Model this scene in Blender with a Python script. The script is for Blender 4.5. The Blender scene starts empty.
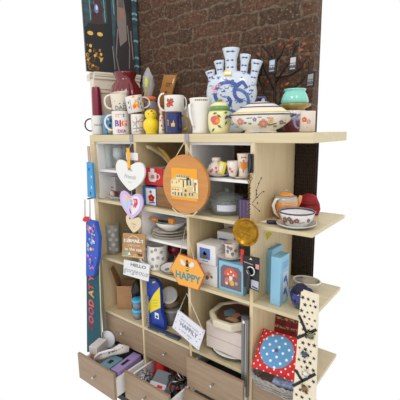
import bpy, bmesh, math, random
from mathutils import Vector, Matrix, Euler
random.seed(7)
sc = bpy.context.scene
col = sc.collection
PI = math.pi
# ------------------------------------------------------------------ camera
CP = Vector((1.79066, -1.29415, 0.00751)); YAW, PIT, ROL, FPX = 0.667512, 0.183992, -0.014875, 364.88
fw = Vector((-math.sin(YAW)*math.cos(PIT), math.cos(YAW)*math.cos(PIT), -math.sin(PIT)))
r0 = Vector((math.cos(YAW), math.sin(YAW), 0)); u0 = r0.cross(fw)
cr = math.cos(ROL)*r0 + math.sin(ROL)*u0
cu = -math.sin(ROL)*r0 + math.cos(ROL)*u0
cam = bpy.data.cameras.new('camera'); co = bpy.data.objects.new('camera', cam); col.objects.link(co)
cam.sensor_width = 36; cam.sensor_fit = 'HORIZONTAL'; cam.lens = FPX/400*36; cam.clip_start = .05
co.matrix_world = Matrix(((cr.x, cu.x, -fw.x, CP.x), (cr.y, cu.y, -fw.y, CP.y), (cr.z, cu.z, -fw.z, CP.z), (0, 0, 0, 1)))
sc.camera = co

def A(px, py, Y):                       # surveyed point at depth Y behind the shelf front
    d = fw + cr*((px-200)/FPX) - cu*((py-200)/FPX)
    return CP + d*((Y-CP.y)/d.y)
def BX(px, Y, z):                       # X of a point at depth Y and height z
    n = cr - fw*((px-200)/FPX)
    return CP.x - ((Y-CP.y)*n.y + (z-CP.z)*n.z)/n.x
def ZT(py, X, Y):
    n = cu + fw*((py-200)/FPX)
    return CP.z - ((X-CP.x)*n.x + (Y-CP.y)*n.y)/n.z
def DS(X, Y, Z): return (Vector((X, Y, Z))-CP).dot(fw)/FPX
def crz(X, Y): return math.atan2(CP.x-X, -(CP.y-Y))

# ------------------------------------------------------------------ materials
def lin(c):
    c = c/255
    return c/12.92 if c <= .04045 else ((c+.055)/1.055)**2.4
def rgb(t): return (lin(t[0]), lin(t[1]), lin(t[2]), 1)
_m = {}
def M(c, rough=.5, metal=0, name=None, **k):
    key = (tuple(c), rough, metal, tuple(sorted(k.items())))
    if key in _m: return _m[key]
    m = bpy.data.materials.new(name or 'surface'); m.use_nodes = True
    nt = m.node_tree; b = nt.nodes['Principled BSDF']
    b.inputs['Base Color'].default_value = rgb(c); b.inputs['Roughness'].default_value = rough; b.inputs['Metallic'].default_value = metal
    if k.get('coat'): b.inputs['Coat Weight'].default_value = k['coat']; b.inputs['Coat Roughness'].default_value = .08
    if k.get('trans'):
        b.inputs['Transmission Weight'].default_value = k['trans']; b.inputs['IOR'].default_value = k.get('ior', 1.2)
    if k.get('alpha'): b.inputs['Alpha'].default_value = k['alpha']
    if k.get('var') or k.get('bump'):
        tc = nt.nodes.new('ShaderNodeTexCoord'); mp = nt.nodes.new('ShaderNodeMapping')
        mp.inputs['Scale'].default_value = k.get('sc', (40, 40, 40))
        nt.links.new(tc.outputs['Object'], mp.inputs['Vector'])
        n = nt.nodes.new('ShaderNodeTexNoise'); n.inputs['Scale'].default_value = 1; n.inputs['Detail'].default_value = 4
        nt.links.new(mp.outputs[0], n.inputs['Vector'])
        if k.get('var'):
            cr_ = nt.nodes.new('ShaderNodeValToRGB'); v = k['var']
            c2 = k.get('c2', tuple(max(0, x*(1-v)) for x in c))
            cr_.color_ramp.elements[0].position = k.get('p0', .3); cr_.color_ramp.elements[1].position = k.get('p1', .7)
            cr_.color_ramp.elements[0].color = rgb(c2); cr_.color_ramp.elements[1].color = rgb(c)
            nt.links.new(n.outputs['Fac'], cr_.inputs[0]); nt.links.new(cr_.outputs[0], b.inputs['Base Color'])
        if k.get('bump'):
            bp = nt.nodes.new('ShaderNodeBump'); bp.inputs['Strength'].default_value = k['bump']; bp.inputs['Distance'].default_value = .004
            nt.links.new(n.outputs['Fac'], bp.inputs['Height']); nt.links.new(bp.outputs[0], b.inputs['Normal'])
    _m[key] = m
    return m
def dots(c, c2, scale, size, rough=.8, name='dotted_fabric'):       # regular dots in object XZ
    m = bpy.data.materials.new(name); m.use_nodes = True; nt = m.node_tree; b = nt.nodes['Principled BSDF']
    tc = nt.nodes.new('ShaderNodeTexCoord'); mp = nt.nodes.new('ShaderNodeMapping')
    mp.inputs['Rotation'].default_value = (0, PI/4, 0); mp.inputs['Scale'].default_value = (scale, 0, scale)
    nt.links.new(tc.outputs['Object'], mp.inputs['Vector'])
    fr = nt.nodes.new('ShaderNodeVectorMath'); fr.operation = 'FRACTION'; nt.links.new(mp.outputs[0], fr.inputs[0])
    sb = nt.nodes.new('ShaderNodeVectorMath'); sb.operation = 'SUBTRACT'; sb.inputs[1].default_value = (.5, 0, .5); nt.links.new(fr.outputs[0], sb.inputs[0])
    ln = nt.nodes.new('ShaderNodeVectorMath'); ln.operation = 'LENGTH'; nt.links.new(sb.outputs[0], ln.inputs[0])
    lt = nt.nodes.new('ShaderNodeMath'); lt.operation = 'LESS_THAN'; lt.inputs[1].default_value = size; nt.links.new(ln.outputs['Value'], lt.inputs[0])
    mx = nt.nodes.new('ShaderNodeMix'); mx.data_type = 'RGBA'; nt.links.new(lt.outputs[0], mx.inputs[0])
    mx.inputs[6].default_value = rgb(c); mx.inputs[7].default_value = rgb(c2)
    nt.links.new(mx.outputs[2], b.inputs['Base Color']); b.inputs['Roughness'].default_value = rough
    return m
def brickmat():
    m = bpy.data.materials.new('old_brick'); m.use_nodes = True; nt = m.node_tree; b = nt.nodes['Principled BSDF']
    L = nt.links.new; N = nt.nodes.new
    tc = N('ShaderNodeTexCoord'); mp = N('ShaderNodeMapping'); mp.inputs['Rotation'].default_value = (-PI/2, 0, 0)
    L(tc.outputs['Object'], mp.inputs['Vector'])
    nz = N('ShaderNodeTexNoise'); nz.inputs['Scale'].default_value = 14; nz.inputs['Detail'].default_value = 5; L(mp.outputs[0], nz.inputs['Vector'])
    sub = N('ShaderNodeVectorMath'); sub.operation = 'MULTIPLY_ADD'; sub.inputs[1].default_value = (.06,)*3
    L(nz.outputs['Color'], sub.inputs[0]); L(mp.outputs[0], sub.inputs[2])
    br = N('ShaderNodeTexBrick'); br.inputs['Scale'].default_value = 1; br.inputs['Brick Width'].default_value = .215
    br.inputs['Row Height'].default_value = .078; br.inputs['Mortar Size'].default_value = .009; br.inputs['Mortar Smooth'].default_value = .6
    br.inputs['Color1'].default_value = rgb((108, 72, 50)); br.inputs['Color2'].default_value = rgb((80, 56, 40)); br.inputs['Mortar'].default_value = rgb((120, 100, 80))
    L(sub.outputs[0], br.inputs['Vector'])
    n2 = N('ShaderNodeTexNoise'); n2.inputs['Scale'].default_value = 85; n2.inputs['Detail'].default_value = 6; n2.inputs['Roughness'].default_value = .75; L(mp.outputs[0], n2.inputs['Vector'])
    rp = N('ShaderNodeValToRGB'); rp.color_ramp.elements[0].position = .55; rp.color_ramp.elements[1].position = .68; L(n2.outputs['Fac'], rp.inputs[0])
    mx = N('ShaderNodeMix'); mx.data_type = 'RGBA'; L(rp.outputs[0], mx.inputs[0]); L(br.outputs['Color'], mx.inputs[6]); mx.inputs[7].default_value = rgb((178, 150, 120))
    n3 = N('ShaderNodeTexNoise'); n3.inputs['Scale'].default_value = 45; n3.inputs['Detail'].default_value = 6; L(mp.outputs[0], n3.inputs['Vector'])
    r3 = N('ShaderNodeValToRGB'); r3.color_ramp.elements[0].position = .36; r3.color_ramp.elements[1].position = .6
    r3.color_ramp.elements[0].color = (.5, .47, .44, 1); r3.color_ramp.elements[1].color = (1, 1, 1, 1); L(n3.outputs['Fac'], r3.inputs[0])
    mu = N('ShaderNodeMix'); mu.data_type = 'RGBA'; mu.blend_type = 'MULTIPLY'; mu.inputs[0].default_value = 1
    L(mx.outputs[2], mu.inputs[6]); L(r3.outputs[0], mu.inputs[7]); L(mu.outputs[2], b.inputs['Base Color'])
    b.inputs['Roughness'].default_value = .8
    ad = N('ShaderNodeMath'); ad.operation = 'MULTIPLY_ADD'; ad.inputs[1].default_value = -.55; L(br.outputs['Fac'], ad.inputs[0]); L(n2.outputs['Fac'], ad.inputs[2])
    bp = N('ShaderNodeBump'); bp.inputs['Strength'].default_value = 1; bp.inputs['Distance'].default_value = .012; L(ad.outputs[0], bp.inputs['Height']); L(bp.outputs[0], b.inputs['Normal'])
    return m
BRICK = brickmat()
BIRCH = M((218, 199, 160), .45, name='birch_laminate', var=.1, sc=(60, 60, 4), c2=(205, 184, 145))
BIRCHX = M((213, 199, 164), .45, name='birch_edge', var=.08, sc=(3, 60, 60), c2=(202, 187, 150))
OAK = M((162, 138, 112), .5, name='grey_oak', var=.15, sc=(5, 60, 60), c2=(142, 119, 96))
WHITE = M((232, 230, 228), .35, name='white_laminate')
CER = M((228, 224, 218), .18, name='white_glaze', coat=.4)
CREAM = M((226, 217, 198), .2, name='cream_glaze', coat=.4)
BLACK = M((18, 18, 20), .4)
CARD = M((182, 138, 96), .8, name='cardboard', var=.08, sc=(10, 10, 90))
STR = M((214, 196, 160), .8, name='jute_string')
PAPER = M((232, 232, 232), .7, name='white_card')
CHROME = M((200, 200, 200), .25, 1, name='chrome')
GLASS = M((225, 235, 235), .05, 0, name='clear_glass', alpha=.3, coat=.6)
NAVY = M((28, 38, 98), .25, coat=.4)
GOLD = M((196, 150, 60), .3, 1, name='brass')

# ------------------------------------------------------------------ mesh builder
def new_text(s, size, bold=0, shear=0, align='CENTER', sp=1):
    cv = bpy.data.curves.new('t', 'FONT'); cv.body = s; cv.size = size; cv.align_x = align; cv.align_y = 'CENTER'; cv.offset = bold; cv.shear = shear
    cv.resolution_u = 2; cv.space_character = sp
    ob = bpy.data.objects.new('t', cv); col.objects.link(ob)
    dg = bpy.context.evaluated_depsgraph_get(); me = bpy.data.meshes.new_from_object(ob.evaluated_get(dg))
    V = [v.co.copy() for v in me.vertices]; F = [tuple(p.vertices) for p in me.polygons]
    bpy.data.objects.remove(ob); bpy.data.curves.remove(cv); bpy.data.meshes.remove(me)
    return V, F
class MB:
    def __init__(s): s.v = []; s.f = []; s.fm = []; s.sm = []; s.mats = []
    def mi(s, m):
        if m not in s.mats: s.mats.append(m)
        return s.mats.index(m)
    def add(s, V, F, m, smooth=False, X=None):
        o = len(s.v); s.v += [(X @ Vector(p)) if X else Vector(p) for p in V]; i = s.mi(m)
        for f in F: s.f.append([o+k for k in f]); s.fm.append(i); s.sm.append(smooth)
        return s
    def box(s, a, b, m, X=None):
        x0, y0, z0 = a; x1, y1, z1 = b
        return s.add([(x0, y0, z0), (x1, y0, z0), (x1, y1, z0), (x0, y1, z0), (x0, y0, z1), (x1, y0, z1), (x1, y1, z1), (x0, y1, z1)],
                     [(0, 3, 2, 1), (4, 5, 6, 7), (0, 1, 5, 4), (1, 2, 6, 5), (2, 3, 7, 6), (3, 0, 4, 7)], m, X=X)
    def lathe(s, prof, m, seg=32, sx=1, sy=1, mod=None, X=None, cap=True):
        V = []; F = []; n = len(prof)
        for r, z in prof:
            for k in range(seg):
                a = 2*PI*k/seg; q = r*(mod(a, z) if mod else 1); V.append((q*sx*math.cos(a), q*sy*math.sin(a), z))
        for i in range(n-1):
            for k in range(seg):
                k2 = (k+1) % seg; F.append((i*seg+k, i*seg+k2, (i+1)*seg+k2, (i+1)*seg+k))
        if cap:
            if prof[0][0] > 1e-6: F.append(tuple(reversed(range(seg))))
            if prof[-1][0] > 1e-6: F.append(tuple((n-1)*seg+k for k in range(seg)))
        return s.add(V, F, m, True, X)
    def tube(s, P, r, m, seg=8, closed=False, flat=1, X=None):
        P = [Vector(p) for p in P]; n = len(P); V = []; F = []; prev = None
        for i, p in enumerate(P):
            a = P[(i-1) % n] if closed or i else p; b = P[(i+1) % n] if closed or i < n-1 else p
            t = (b-a).normalized()
            if prev is None: prev = t.orthogonal().normalized() if abs(t.y) > .9 else (Vector((0, 1, 0))-t*t.y).normalized()
            nn = (prev-t*prev.dot(t)).normalized(); prev = nn; bb = t.cross(nn)
            rr = r[i] if isinstance(r, (list, tuple)) else r
            for k in range(seg):
                q = 2*PI*k/seg; V.append(p + nn*(rr*flat*math.cos(q)) + bb*(rr*math.sin(q)))
        for i in range(n if closed else n-1):
            j = (i+1) % n
            for k in range(seg): F.append((i*seg+k, j*seg+k, j*seg+(k+1) % seg, i*seg+(k+1) % seg))
        if not closed: F.append(tuple(range(seg))); F.append(tuple(reversed([(n-1)*seg+k for k in range(seg)])))
        return s.add(V, F, m, True, X)
    def prism(s, O, y0, y1, m, X=None, m2=None):            # outline in XZ, front at y0
        n = len(O); ar = sum(O[i][0]*O[(i+1) % n][1]-O[(i+1) % n][0]*O[i][1] for i in range(n))
        if ar < 0: O = O[::-1]
        V = [(x, y0, z) for x, z in O] + [(x, y1, z) for x, z in O]
        s.add(V, [tuple(range(n)), tuple(reversed(range(n, 2*n)))], m, X=X)
        return s.add(V, [(i+n, (i+1) % n+n, (i+1) % n, i) for i in range(n)], m2 or m, X=X)
    def flat(s, O, fn, m):                                    # 2-D outline laid on a surface function
        n = len(O); cx = sum(p[0] for p in O)/n; cz = sum(p[1] for p in O)/n
        ar = sum(O[i][0]*O[(i+1) % n][1]-O[(i+1) % n][0]*O[i][1] for i in range(n))
        if ar < 0: O = O[::-1]
        return s.add([fn(*p) for p in O]+[fn(cx, cz)], [(i, (i+1) % n, n) for i in range(n)], m)
    def disc(s, x, z, r, fn, m, n=10, sx=1): return s.flat([(x+r*sx*math.cos(2*PI*k/n), z+r*math.sin(2*PI*k/n)) for k in range(n)], fn, m)
    def stroke(s, P, w, fn, m):
        for i in range(len(P)-1):
            a, b = Vector(P[i]), Vector(P[i+1]); d = b-a
            if d.length < 1e-7: continue
            q = Vector((-d.y, d.x)).normalized()*(w/2); a = a-d*.06; b = b+d*.06
            s.add([fn(*(a-q)), fn(*(b-q)), fn(*(b+q)), fn(*(a+q))], [(0, 1, 2, 3)], m)
        return s
    def text(s, t, size, fn, m, bold=0, x=0, z=0, rot=0, shear=0, sp=1):
        V, F = new_text(t, size, bold, shear, sp=sp); c, q = math.cos(rot), math.sin(rot)
        return s.add([fn(x+p.x*c-p.y*q, z+p.x*q+p.y*c) for p in V], F, m)
    def flower(s, x, z, r, fn, c1, c2, n=5):
        for k in range(n): s.disc(x+r*.6*math.cos(2*PI*k/n+.3), z+r*.6*math.sin(2*PI*k/n+.3), r*.5, fn, c1, 8)
        up = lambda a, b: Vector(fn(a, b))+Vector((0, -.0006, 0))
        return s.disc(x, z, r*.35, up, c2, 8)
    def build(s, name, parent=None, bev=0, loc=None, sub=0, rot=None):
        me = bpy.data.meshes.new(name); me.from_pydata([tuple(v) for v in s.v], [], s.f)
        for m in s.mats: me.materials.append(m)
        for p, i, q in zip(me.polygons, s.fm, s.sm): p.material_index = i; p.use_smooth = q
        me.update(); o = bpy.data.objects.new(name, me); col.objects.link(o)
        if parent: o.parent = parent
        if loc: o.location = loc
        if rot: o.rotation_euler = rot
        if bev:
            b = o.modifiers.new('b', 'BEVEL'); b.width = bev; b.segments = 2; b.limit_method = 'ANGLE'
        if sub: q = o.modifiers.new('s', 'SUBSURF'); q.levels = sub; q.render_levels = sub
        return o
def tag(o, label, cat, group=None):
    o['label'] = label; o['category'] = cat
    if group: o['group'] = group
    return o
def T(name, label, cat, loc=(0, 0, 0), rz=0, group=None, rot=None):
    o = bpy.data.objects.new(name, None); o.empty_display_size = .02; col.objects.link(o); o.location = loc
    o.rotation_euler = rot if rot else (0, 0, rz)
    return tag(o, label, cat, group)
def struct(o): o['kind'] = 'structure'; return o
def clone(o, parent=None):
    c = o.copy(); col.objects.link(c); c.parent = parent
    for ch in o.children: clone(ch, c)
    return c
def plane(y=0): return lambda x, z: Vector((x, y, z))
def wrap(prof, a=0, e=.0006):                                # lays x (arc), z on a lathe profile, centred on local -Y turned by a
    P = sorted(prof, key=lambda p: p[1])
    def rad(z):
        for (ra, za), (rb, zb) in zip(P, P[1:]):
            if za <= z <= zb: return ra+(rb-ra)*((z-za)/(zb-za) if zb > za else 0)
        return P[-1][0]
    def f(x, z):
        r = max(rad(z), .003)+e; t = x/r+a
        return Vector((r*math.sin(t), -r*math.cos(t), z))
    return f
def quad(c, Y, dy=0):                                        # four surveyed corners (TL, TR, BR, BL) -> map (u, v in 0..1) on plane Y
    P = [A(x, y, Y) for x, y in c]
    def f(u, v):
        q = P[3]*(1-u)*(1-v)+P[2]*u*(1-v)+P[1]*u*v+P[0]*(1-u)*v
        return Vector((q.x, Y+dy, q.z))
    return f
def spot(px, Y, z, ptop, w):                                 # X, metres per pixel, height, half width
    X = BX(px, Y, z); k = DS(X, Y, z); return X, k, ZT(ptop, X, Y)-z, w*k/2
Z0, Z1, Z2, Z3, Z4 = 0, -.373, -.724, -1.075, -1.426
EPS = .0008
# ------------------------------------------------------------------ light
w = bpy.data.worlds.new('world'); sc.world = w; w.use_nodes = True
w.node_tree.nodes['Background'].inputs[0].default_value = (1, 1, 1, 1); w.node_tree.nodes['Background'].inputs[1].default_value = 1.0
def lamp(name, loc, target, size, power, c=(1, .95, .88)):
    l = bpy.data.lights.new(name, 'AREA'); l.shape = 'SQUARE'; l.size = size; l.energy = power; l.color = c
    o = bpy.data.objects.new(name, l); col.objects.link(o); o.location = loc
    o.rotation_euler = (Vector(target)-Vector(loc)).to_track_quat('-Z', 'Y').to_euler(); return o
lamp('ceiling_lamp', (1.0, -1.7, 1.5), (.6, .1, -.5), .5, 11)
lamp('ceiling_lamp', (2.2, -.9, 1.4), (.8, .2, -.5), .4, 5)
vs = sc.view_settings; vs.view_transform = 'Standard'; vs.look = 'None'; vs.gamma = 1; vs.exposure = 0; vs.use_curve_mapping = False

# ------------------------------------------------------------------ setting
struct(MB().box((-.16, .425, -1.464), (1.115, .5, 1.05), BRICK).build('wall_back'))
struct(MB().box((-.03, -.13, -1.50), (1.30, .5, -1.464), M((66, 58, 52), .7, var=.3, sc=(20, 20, 20), name='dark_floor')).build('floor'))
LW = 18*PI/180
ld = Vector((-math.sin(LW), -math.cos(LW), 0)); ln_ = Vector((math.cos(LW), -math.sin(LW), 0))
LX = Matrix(((ld.x, ln_.x, 0, -.052), (ld.y, ln_.y, 0, .42), (0, 0, 1, 0), (0, 0, 0, 1)))   # local x along the wall away from the corner, y out of it
WL = .305
wm = M((222, 212, 192), .5, name='cream_paint')
struct(MB().box((.004, -.06, -.03), (WL, 0, 1.0), wm, LX).build('wall_left'))
tr = MB()
for a, b, d in ((.335, .352, .022), (.352, .362, .03), (.362, .374, .034), (.255, .275, .012), (.275, .285, .018), (.285, .335, .008)):
    tr.box((0, -.12 if a > .33 else -.001, a), (WL, d, b), wm, LX)
struct(tr.build('trim_1', bev=.002))
# picture standing on the moulding
pic = T('canvas_picture', 'large dark canvas picture with gold glow and teal pillars standing on the cream wall moulding', 'picture')
cv = MB(); PX = LX @ Matrix.Translation((.004, .016, .3755)) @ Matrix.Diagonal((.83, 1, 1, 1))
TEALD = M((44, 72, 80), .4); DK = M((26, 22, 24), .35, name='dark_canvas', var=.4, sc=(12, 12, 12)); 
cv.box((0, -.015, 0), (.41, .005, .56), DK, PX); cv.build('canvas', pic)
pm = MB()
fnp = lambda x, z: PX @ Vector((x, .0062, z))
fnq = lambda x, z: PX @ Vector((x, .0070, z))
fnr = lambda x, z: PX @ Vector((x, .0078, z))
fns = lambda x, z: PX @ Vector((x, .0086, z))
def R4(x0, z0, x1, z1): return [(x0, z0), (x1, z0), (x1, z1), (x0, z1)]
TE = M((52, 88, 98), .4, var=.4, sc=(8, 8, 30), name='teal_paint'); TL = M((122, 158, 164), .4)
for x0, x1 in ((.005, .042), (.17, .205), (.24, .29), (.315, .405)): pm.flat(R4(x0, .0, x1, .555), fnp, TE)
for z in (.05, .1, .2, .33, .36, .44, .47, .53): pm.stroke([(.004, z), (.024, z+.006), (.043, z)], .012, fnq, TL)
for x, z, h in ((.255, .3, .2), (.33, .33, .2), (.36, .3, .22), (.185, .35, .16)): pm.stroke([(x, z), (x+.006, z+h)], .006, fnq, TL)
MA = M((64, 38, 38), .5); SK = M((150, 112, 96), .5); GR = M((128, 116, 112), .5)
# a hooded cloaked wanderer, a dark dome with a gold glow and a red-brown idol
CO = M((40, 31, 32), .4)
pm.flat([(.03, 0), (.2, 0), (.19, .2), (.17, .33), (.13, .36), (.07, .36), (.045, .3), (.035, .15)], fnq, CO)
pm.flat([(.095, .2), (.15, .16), (.165, .3), (.16, .42), (.135, .455), (.105, .43), (.092, .34)], fnr, GR)
pm.flat([(.108, .32), (.148, .32), (.15, .41), (.134, .43), (.112, .41)], fns, SK)
pm.flat([(.108, .385), (.15, .385), (.146, .44), (.13, .462), (.11, .44)], lambda x, z: PX @ Vector((x, .0094, z)), M((96, 84, 84), .5))
for p in ([(.085, .04), (.075, .16), (.085, .28)], [(.17, .02), (.185, .1), (.165, .25)], [(.05, .1), (.06, .25)], [(.2, .03), (.21, .15)]): pm.stroke(p, .008, fnr, GR)
pm.flat([(.225, 0), (.41, 0), (.41, .24), (.38, .27), (.3, .27), (.235, .285), (.21, .2)], fnr, M((14, 12, 12), .3))
pm.flat([(.265, .26), (.365, .26), (.345, .34), (.36, .37), (.34, .38), (.335, .46), (.31, .42), (.29, .45), (.28, .38), (.255, .36), (.275, .33)], fnq, MA)
pm.disc(.315, .355, .026, fns, M((110, 130, 190), .4), 14, .6); pm.disc(.313, .36, .013, lambda x, z: PX @ Vector((x, .0094, z)), M((215, 215, 225), .4), 12, .6)
GO = M((176, 118, 40), .4); GY = M((226, 178, 84), .4)
rg = random.Random(4)
for k in range(70):
    x, z = .4-abs(rg.gauss(0, .05)), .01+abs(rg.gauss(0, .06)); pm.disc(max(.235, min(.4, x)), min(.17, z), rg.uniform(.003, .012), fns, rg.choice((GO, M((120, 80, 30), .4), GY, M((90, 60, 28), .4), M((40, 30, 20), .4))), 8)
for x in (.37, .3): pm.disc(x, .215, .012, fns, GY, 10, 1.8); 
pm.build('painted_scene', pic)
MB().box((-.004, -.016, -.0005), (-.0005, .006, .56), M((40, 54, 58), .4), PX).build('canvas_edge', pic)

# ------------------------------------------------------------------ shelving unit
XE = 1.292
un = T('shelving_unit', 'birch cube shelving unit with grey oak drawers along the brick wall', 'shelving unit', (0, 0, -1.464))
up = Vector((0, 0, 1.464))
def ub(name, a, b, m, parent=un, bev=.0012):
    o = MB().box(Vector(a)+up, Vector(b)+up, m).build(name, parent, bev); return o
ub('top_board', (-.038, 0, -.038), (XE, .39, 0), BIRCHX)
ub('base_board', (-.038, 0, -1.464), (XE, .39, -1.426), BIRCHX)
ub('side_panel', (-.038, 0, -1.426), (0, .39, -.038), BIRCH)
for x in (.335, .686, 1.037): ub('divider', (x, .001, -1.426), (x+.016, .39, -.038), BIRCH)
for z in (Z1, Z2, Z3):
    for i in range(4):
        x0 = (0, .351, .702, 1.053)[i]; x1 = (.335, .686, 1.037, XE+.012)[i]
        ub('shelf', (x0, 0, z-.016), (x1, .39, z), BIRCHX)
DW = M((176, 152, 126), .5, name='oak_edge', var=.1, sc=(5, 60, 60))
def drawer(x0, x1, zt, Y, hb=.15):
    z0, z1 = zt-.163, zt
    o = ub('drawer', (x0+.003, Y-.016, z0), (x1-.003, Y, z1), OAK, un, .0015)
    o['label'] = 'grey oak drawer front'
    xk = (x0+x1)/2; k = MB(); X = Matrix.Translation(Vector((xk, Y-.016, (z0+z1)/2+.0))+up) @ Matrix.Rotation(PI/2, 4, 'X')
    k.lathe([(.006, 0), (.005, .004), (.004, .012), (.007, .017), (.0075, .022), (.005, .025), (0, .0255)], CHROME, 16, X=X); k.build('knob', o)
    if Y < -.01:
        b = MB(); L = .34
        for a, c in (((x0+.008, Y, z0+.02), (x0+.02, Y+L, z0+hb-.03)), ((x1-.02, Y, z0+.02), (x1-.008, Y+L, z0+hb-.03)), ((x0+.02, Y+L-.012, z0+.02), (x1-.02, Y+L, z0+hb-.03)), ((x0+.008, Y, z0+.012), (x1-.008, Y+L, z0+.02))):
            b.box(Vector(a)+up, Vector(c)+up, WHITE)
        q = b.build('drawer_box', o); q['label'] = 'white drawer box'
    return o
drawer(0, .335, -1.094, .016); drawer(.351, .686, -1.094, .016)
drawer(0, .335, -1.262, -.20); drawer(.351, .686, -1.262, -.145)
drawer(.702, 1.037, -1.094, -.03); drawer(.702, 1.037, -1.262, -.055)
drawer(1.053, XE+.01, -1.094, .016); drawer(1.053, XE+.01, -1.262, .016)
def insert(x0, x1, zb, zs, label):
    t = T('shelf_insert', label, 'shelf insert', (0, 0, zb+EPS), group='white shelf inserts')
    h = .3335
    for x in (x0+.001, x1-.011):
        MB().box((x, .014, 0), (x+.01, .38, h-.01), WHITE).build('side_panel', t, .001)
    MB().box((x0+.0115, .014, zs-zb-EPS-.013), (x1-.0115, .375, zs-zb-EPS), WHITE).build('shelf', t, .001)
    MB().box((x0+.001, .014, h-.0099), (x1-.001, .38, h), WHITE).build('top_panel', t, .001)
insert(0, .335, Z1, -.197, 'white shelf insert holding the drinking glasses in the top left cube')
insert(.702, 1.037, Z1, -.194, 'white shelf insert holding the floral cups above the glass casserole')
insert(.351, .686, Z2, -.546, 'white shelf insert holding the stack of plates')
# dark woven screen behind the last column
sc_ = T('wicker_screen', 'dark brown wicker screen standing behind the right hand cubes', 'screen', (0, 0, -1.07))
WK = M((58, 42, 32), .8, name='dark_wicker'); WK2 = M((34, 25, 20), .8)
m = MB().box((1.056, .398, 0), (1.165, .404, 1.02), WK2); 
for k in range(10): m.tube([(1.062+k*.0105, .396+.002*(k % 2), 0), (1.062+k*.0105, .396, 1.02)], .0032, WK, 6)
for k in range(60):
    z = .01+k*.017; m.tube([(1.06+j*.0105, .3955+(.003 if (j+k) % 2 else -.003), z) for j in range(10)], .0028, WK, 5)
m.build('woven_panel', sc_)
# ------------------------------------------------------------------ things on the top board
def cyl(r, h, t=.003, foot=.92):
    return [(0, 0), (r*foot, 0), (r, h*.05), (r, h), (r-t, h+.001), (r-t*1.2, h-.002), (r-t*1.2, .006), (0, .006)]
def handle(r, h, m, ang, w=.004, out=.55, z0=.2, z1=.85, parent=None, flat=1.4):
    P = []
    for k in range(13):
        a = PI*k/12; P.append(((r-.002)+math.sin(a)**.8*h*out*.62, 0, h*(z0+(z1-z0)*(.5-.5*math.cos(a)))))
    X = Matrix.Rotation(ang, 4, 'Z')
    return MB().tube([X @ Vector(p) for p in P], w, m, 8, flat=flat).build('handle', parent)
def mug(label, px, Y, ptop, w, m=CER, hand=0, hm=None, z=0, name='mug', rot=None, zb=None, cat='mug', hw=.004, out=.55, inner=None, hz=(.2, .85), foot=.92, h=None, group=None):
    X, k, hh, r = spot(px, Y, z, ptop, w)
    hh = h or hh
    a = crz(X, Y)
    t = T(name, label, cat, (X, Y, z+EPS), a, group, rot=rot(a) if rot else None)
    P = cyl(r, hh, foot=foot); b = MB().lathe(P[:4], m, 40, cap=False).lathe(P[3:], inner or m, 40, cap=False); b.build('body', t)
    if hand is not None: handle(r, hh, hm or m, math.radians(hand), w=hw, out=out, z0=hz[0], z1=hz[1], parent=t)
    return t, r, hh, wrap(P[:4]), P[:4]
TXT = M((92, 92, 96), .5); RED = M((196, 36, 38), .5); ORG = M((232, 104, 44), .5); PUR = M((120, 92, 170), .5); PNK = M((222, 92, 130), .5)
YEL = M((238, 206, 20), .35, coat=.3); GRN = M((72, 128, 62), .5); LBL = M((80, 146, 186), .4); DKB = M((34, 44, 84), .4)
def printed(t, b, name='print'): return b.build(name, t)

# white mug, black handle
t, r, h, f, P = mug('white mug with black handle and thin grey script at the left end', 98.5, .055, 116, 12.5, hand=180, hm=M((24, 22, 24), .3))
b = MB(); b.text('lovely', .022, f, TXT, x=.002, z=h*.52, shear=.3); printed(t, b, 'lettering')
# tall burgundy tumbler behind it
X, k, h, r = spot(98.8, .14, 0, 88, 11)
t = T('tumbler', 'tall tapered burgundy tumbler standing behind the black handled mug', 'tumbler', (X, .14, EPS))
BUR = M((122, 18, 48), .28, coat=.4)
MB().lathe([(0, 0), (r, 0), (r*1.02, .01), (r*.78, h*.94), (r*.7, h)], BUR, 32, cap=False).build('cup', t)
MB().lathe([(0, h+.004), (r*.66, h+.004), (r*.7, h), (r*.7, h-.004)][::-1], BUR, 32).build('lid', t)
# blue patterned mug
t, r, h, f, P = mug('blue mug with navy figures and yellow blots beside the lettered mug', 110.5, .065, 115.5, 14, m=LBL, hand=None, inner=CER)
b = MB()
for x, z, s_, c in ((-.02, .07, .011, DKB), (-.018, .035, .012, DKB), (.0, .05, .01, DKB), (-.022, .055, .008, DKB), (.006, .078, .009, DKB), (-.004, .02, .012, M((224, 160, 30), .4)), (.008, .025, .008, M((224, 160, 30), .4)), (-.016, .008, .006, DKB), (.016, .02, .008, DKB), (-.008, .085, .006, CER)):
    b.disc(x, min(z, h-.012), s_, f, c, 9, .7)
printed(t, b)
# big lettered mug
t, r, h, f, P = mug('tall white mug printed with colourful block letters, handle on left', 122, .05, 111.5, 18, hand=180, hw=.0055, out=.5, foot=.98)
b = MB(); x = -.028
for s_, c in zip("IT'S", (ORG, M((226, 160, 50), .5), PUR, PUR, PNK)): b.text(s_, .023, f, c, .001, x=x, z=h*.8); x += .014
x = -.03
for s_, c in zip('BIG', (PUR, RED, ORG)): b.text(s_, .046, f, c, .002, x=x+.004, z=h*.46); x += .022 if s_ == 'I' else .02
x = -.026
for s_, c in zip('IDEA', (M((226, 160, 50), .5), PUR, PNK, PUR)): b.text(s_, .023, f, c, .001, x=x, z=h*.14); x += .014
printed(t, b, 'lettering')
hb = h
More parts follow.
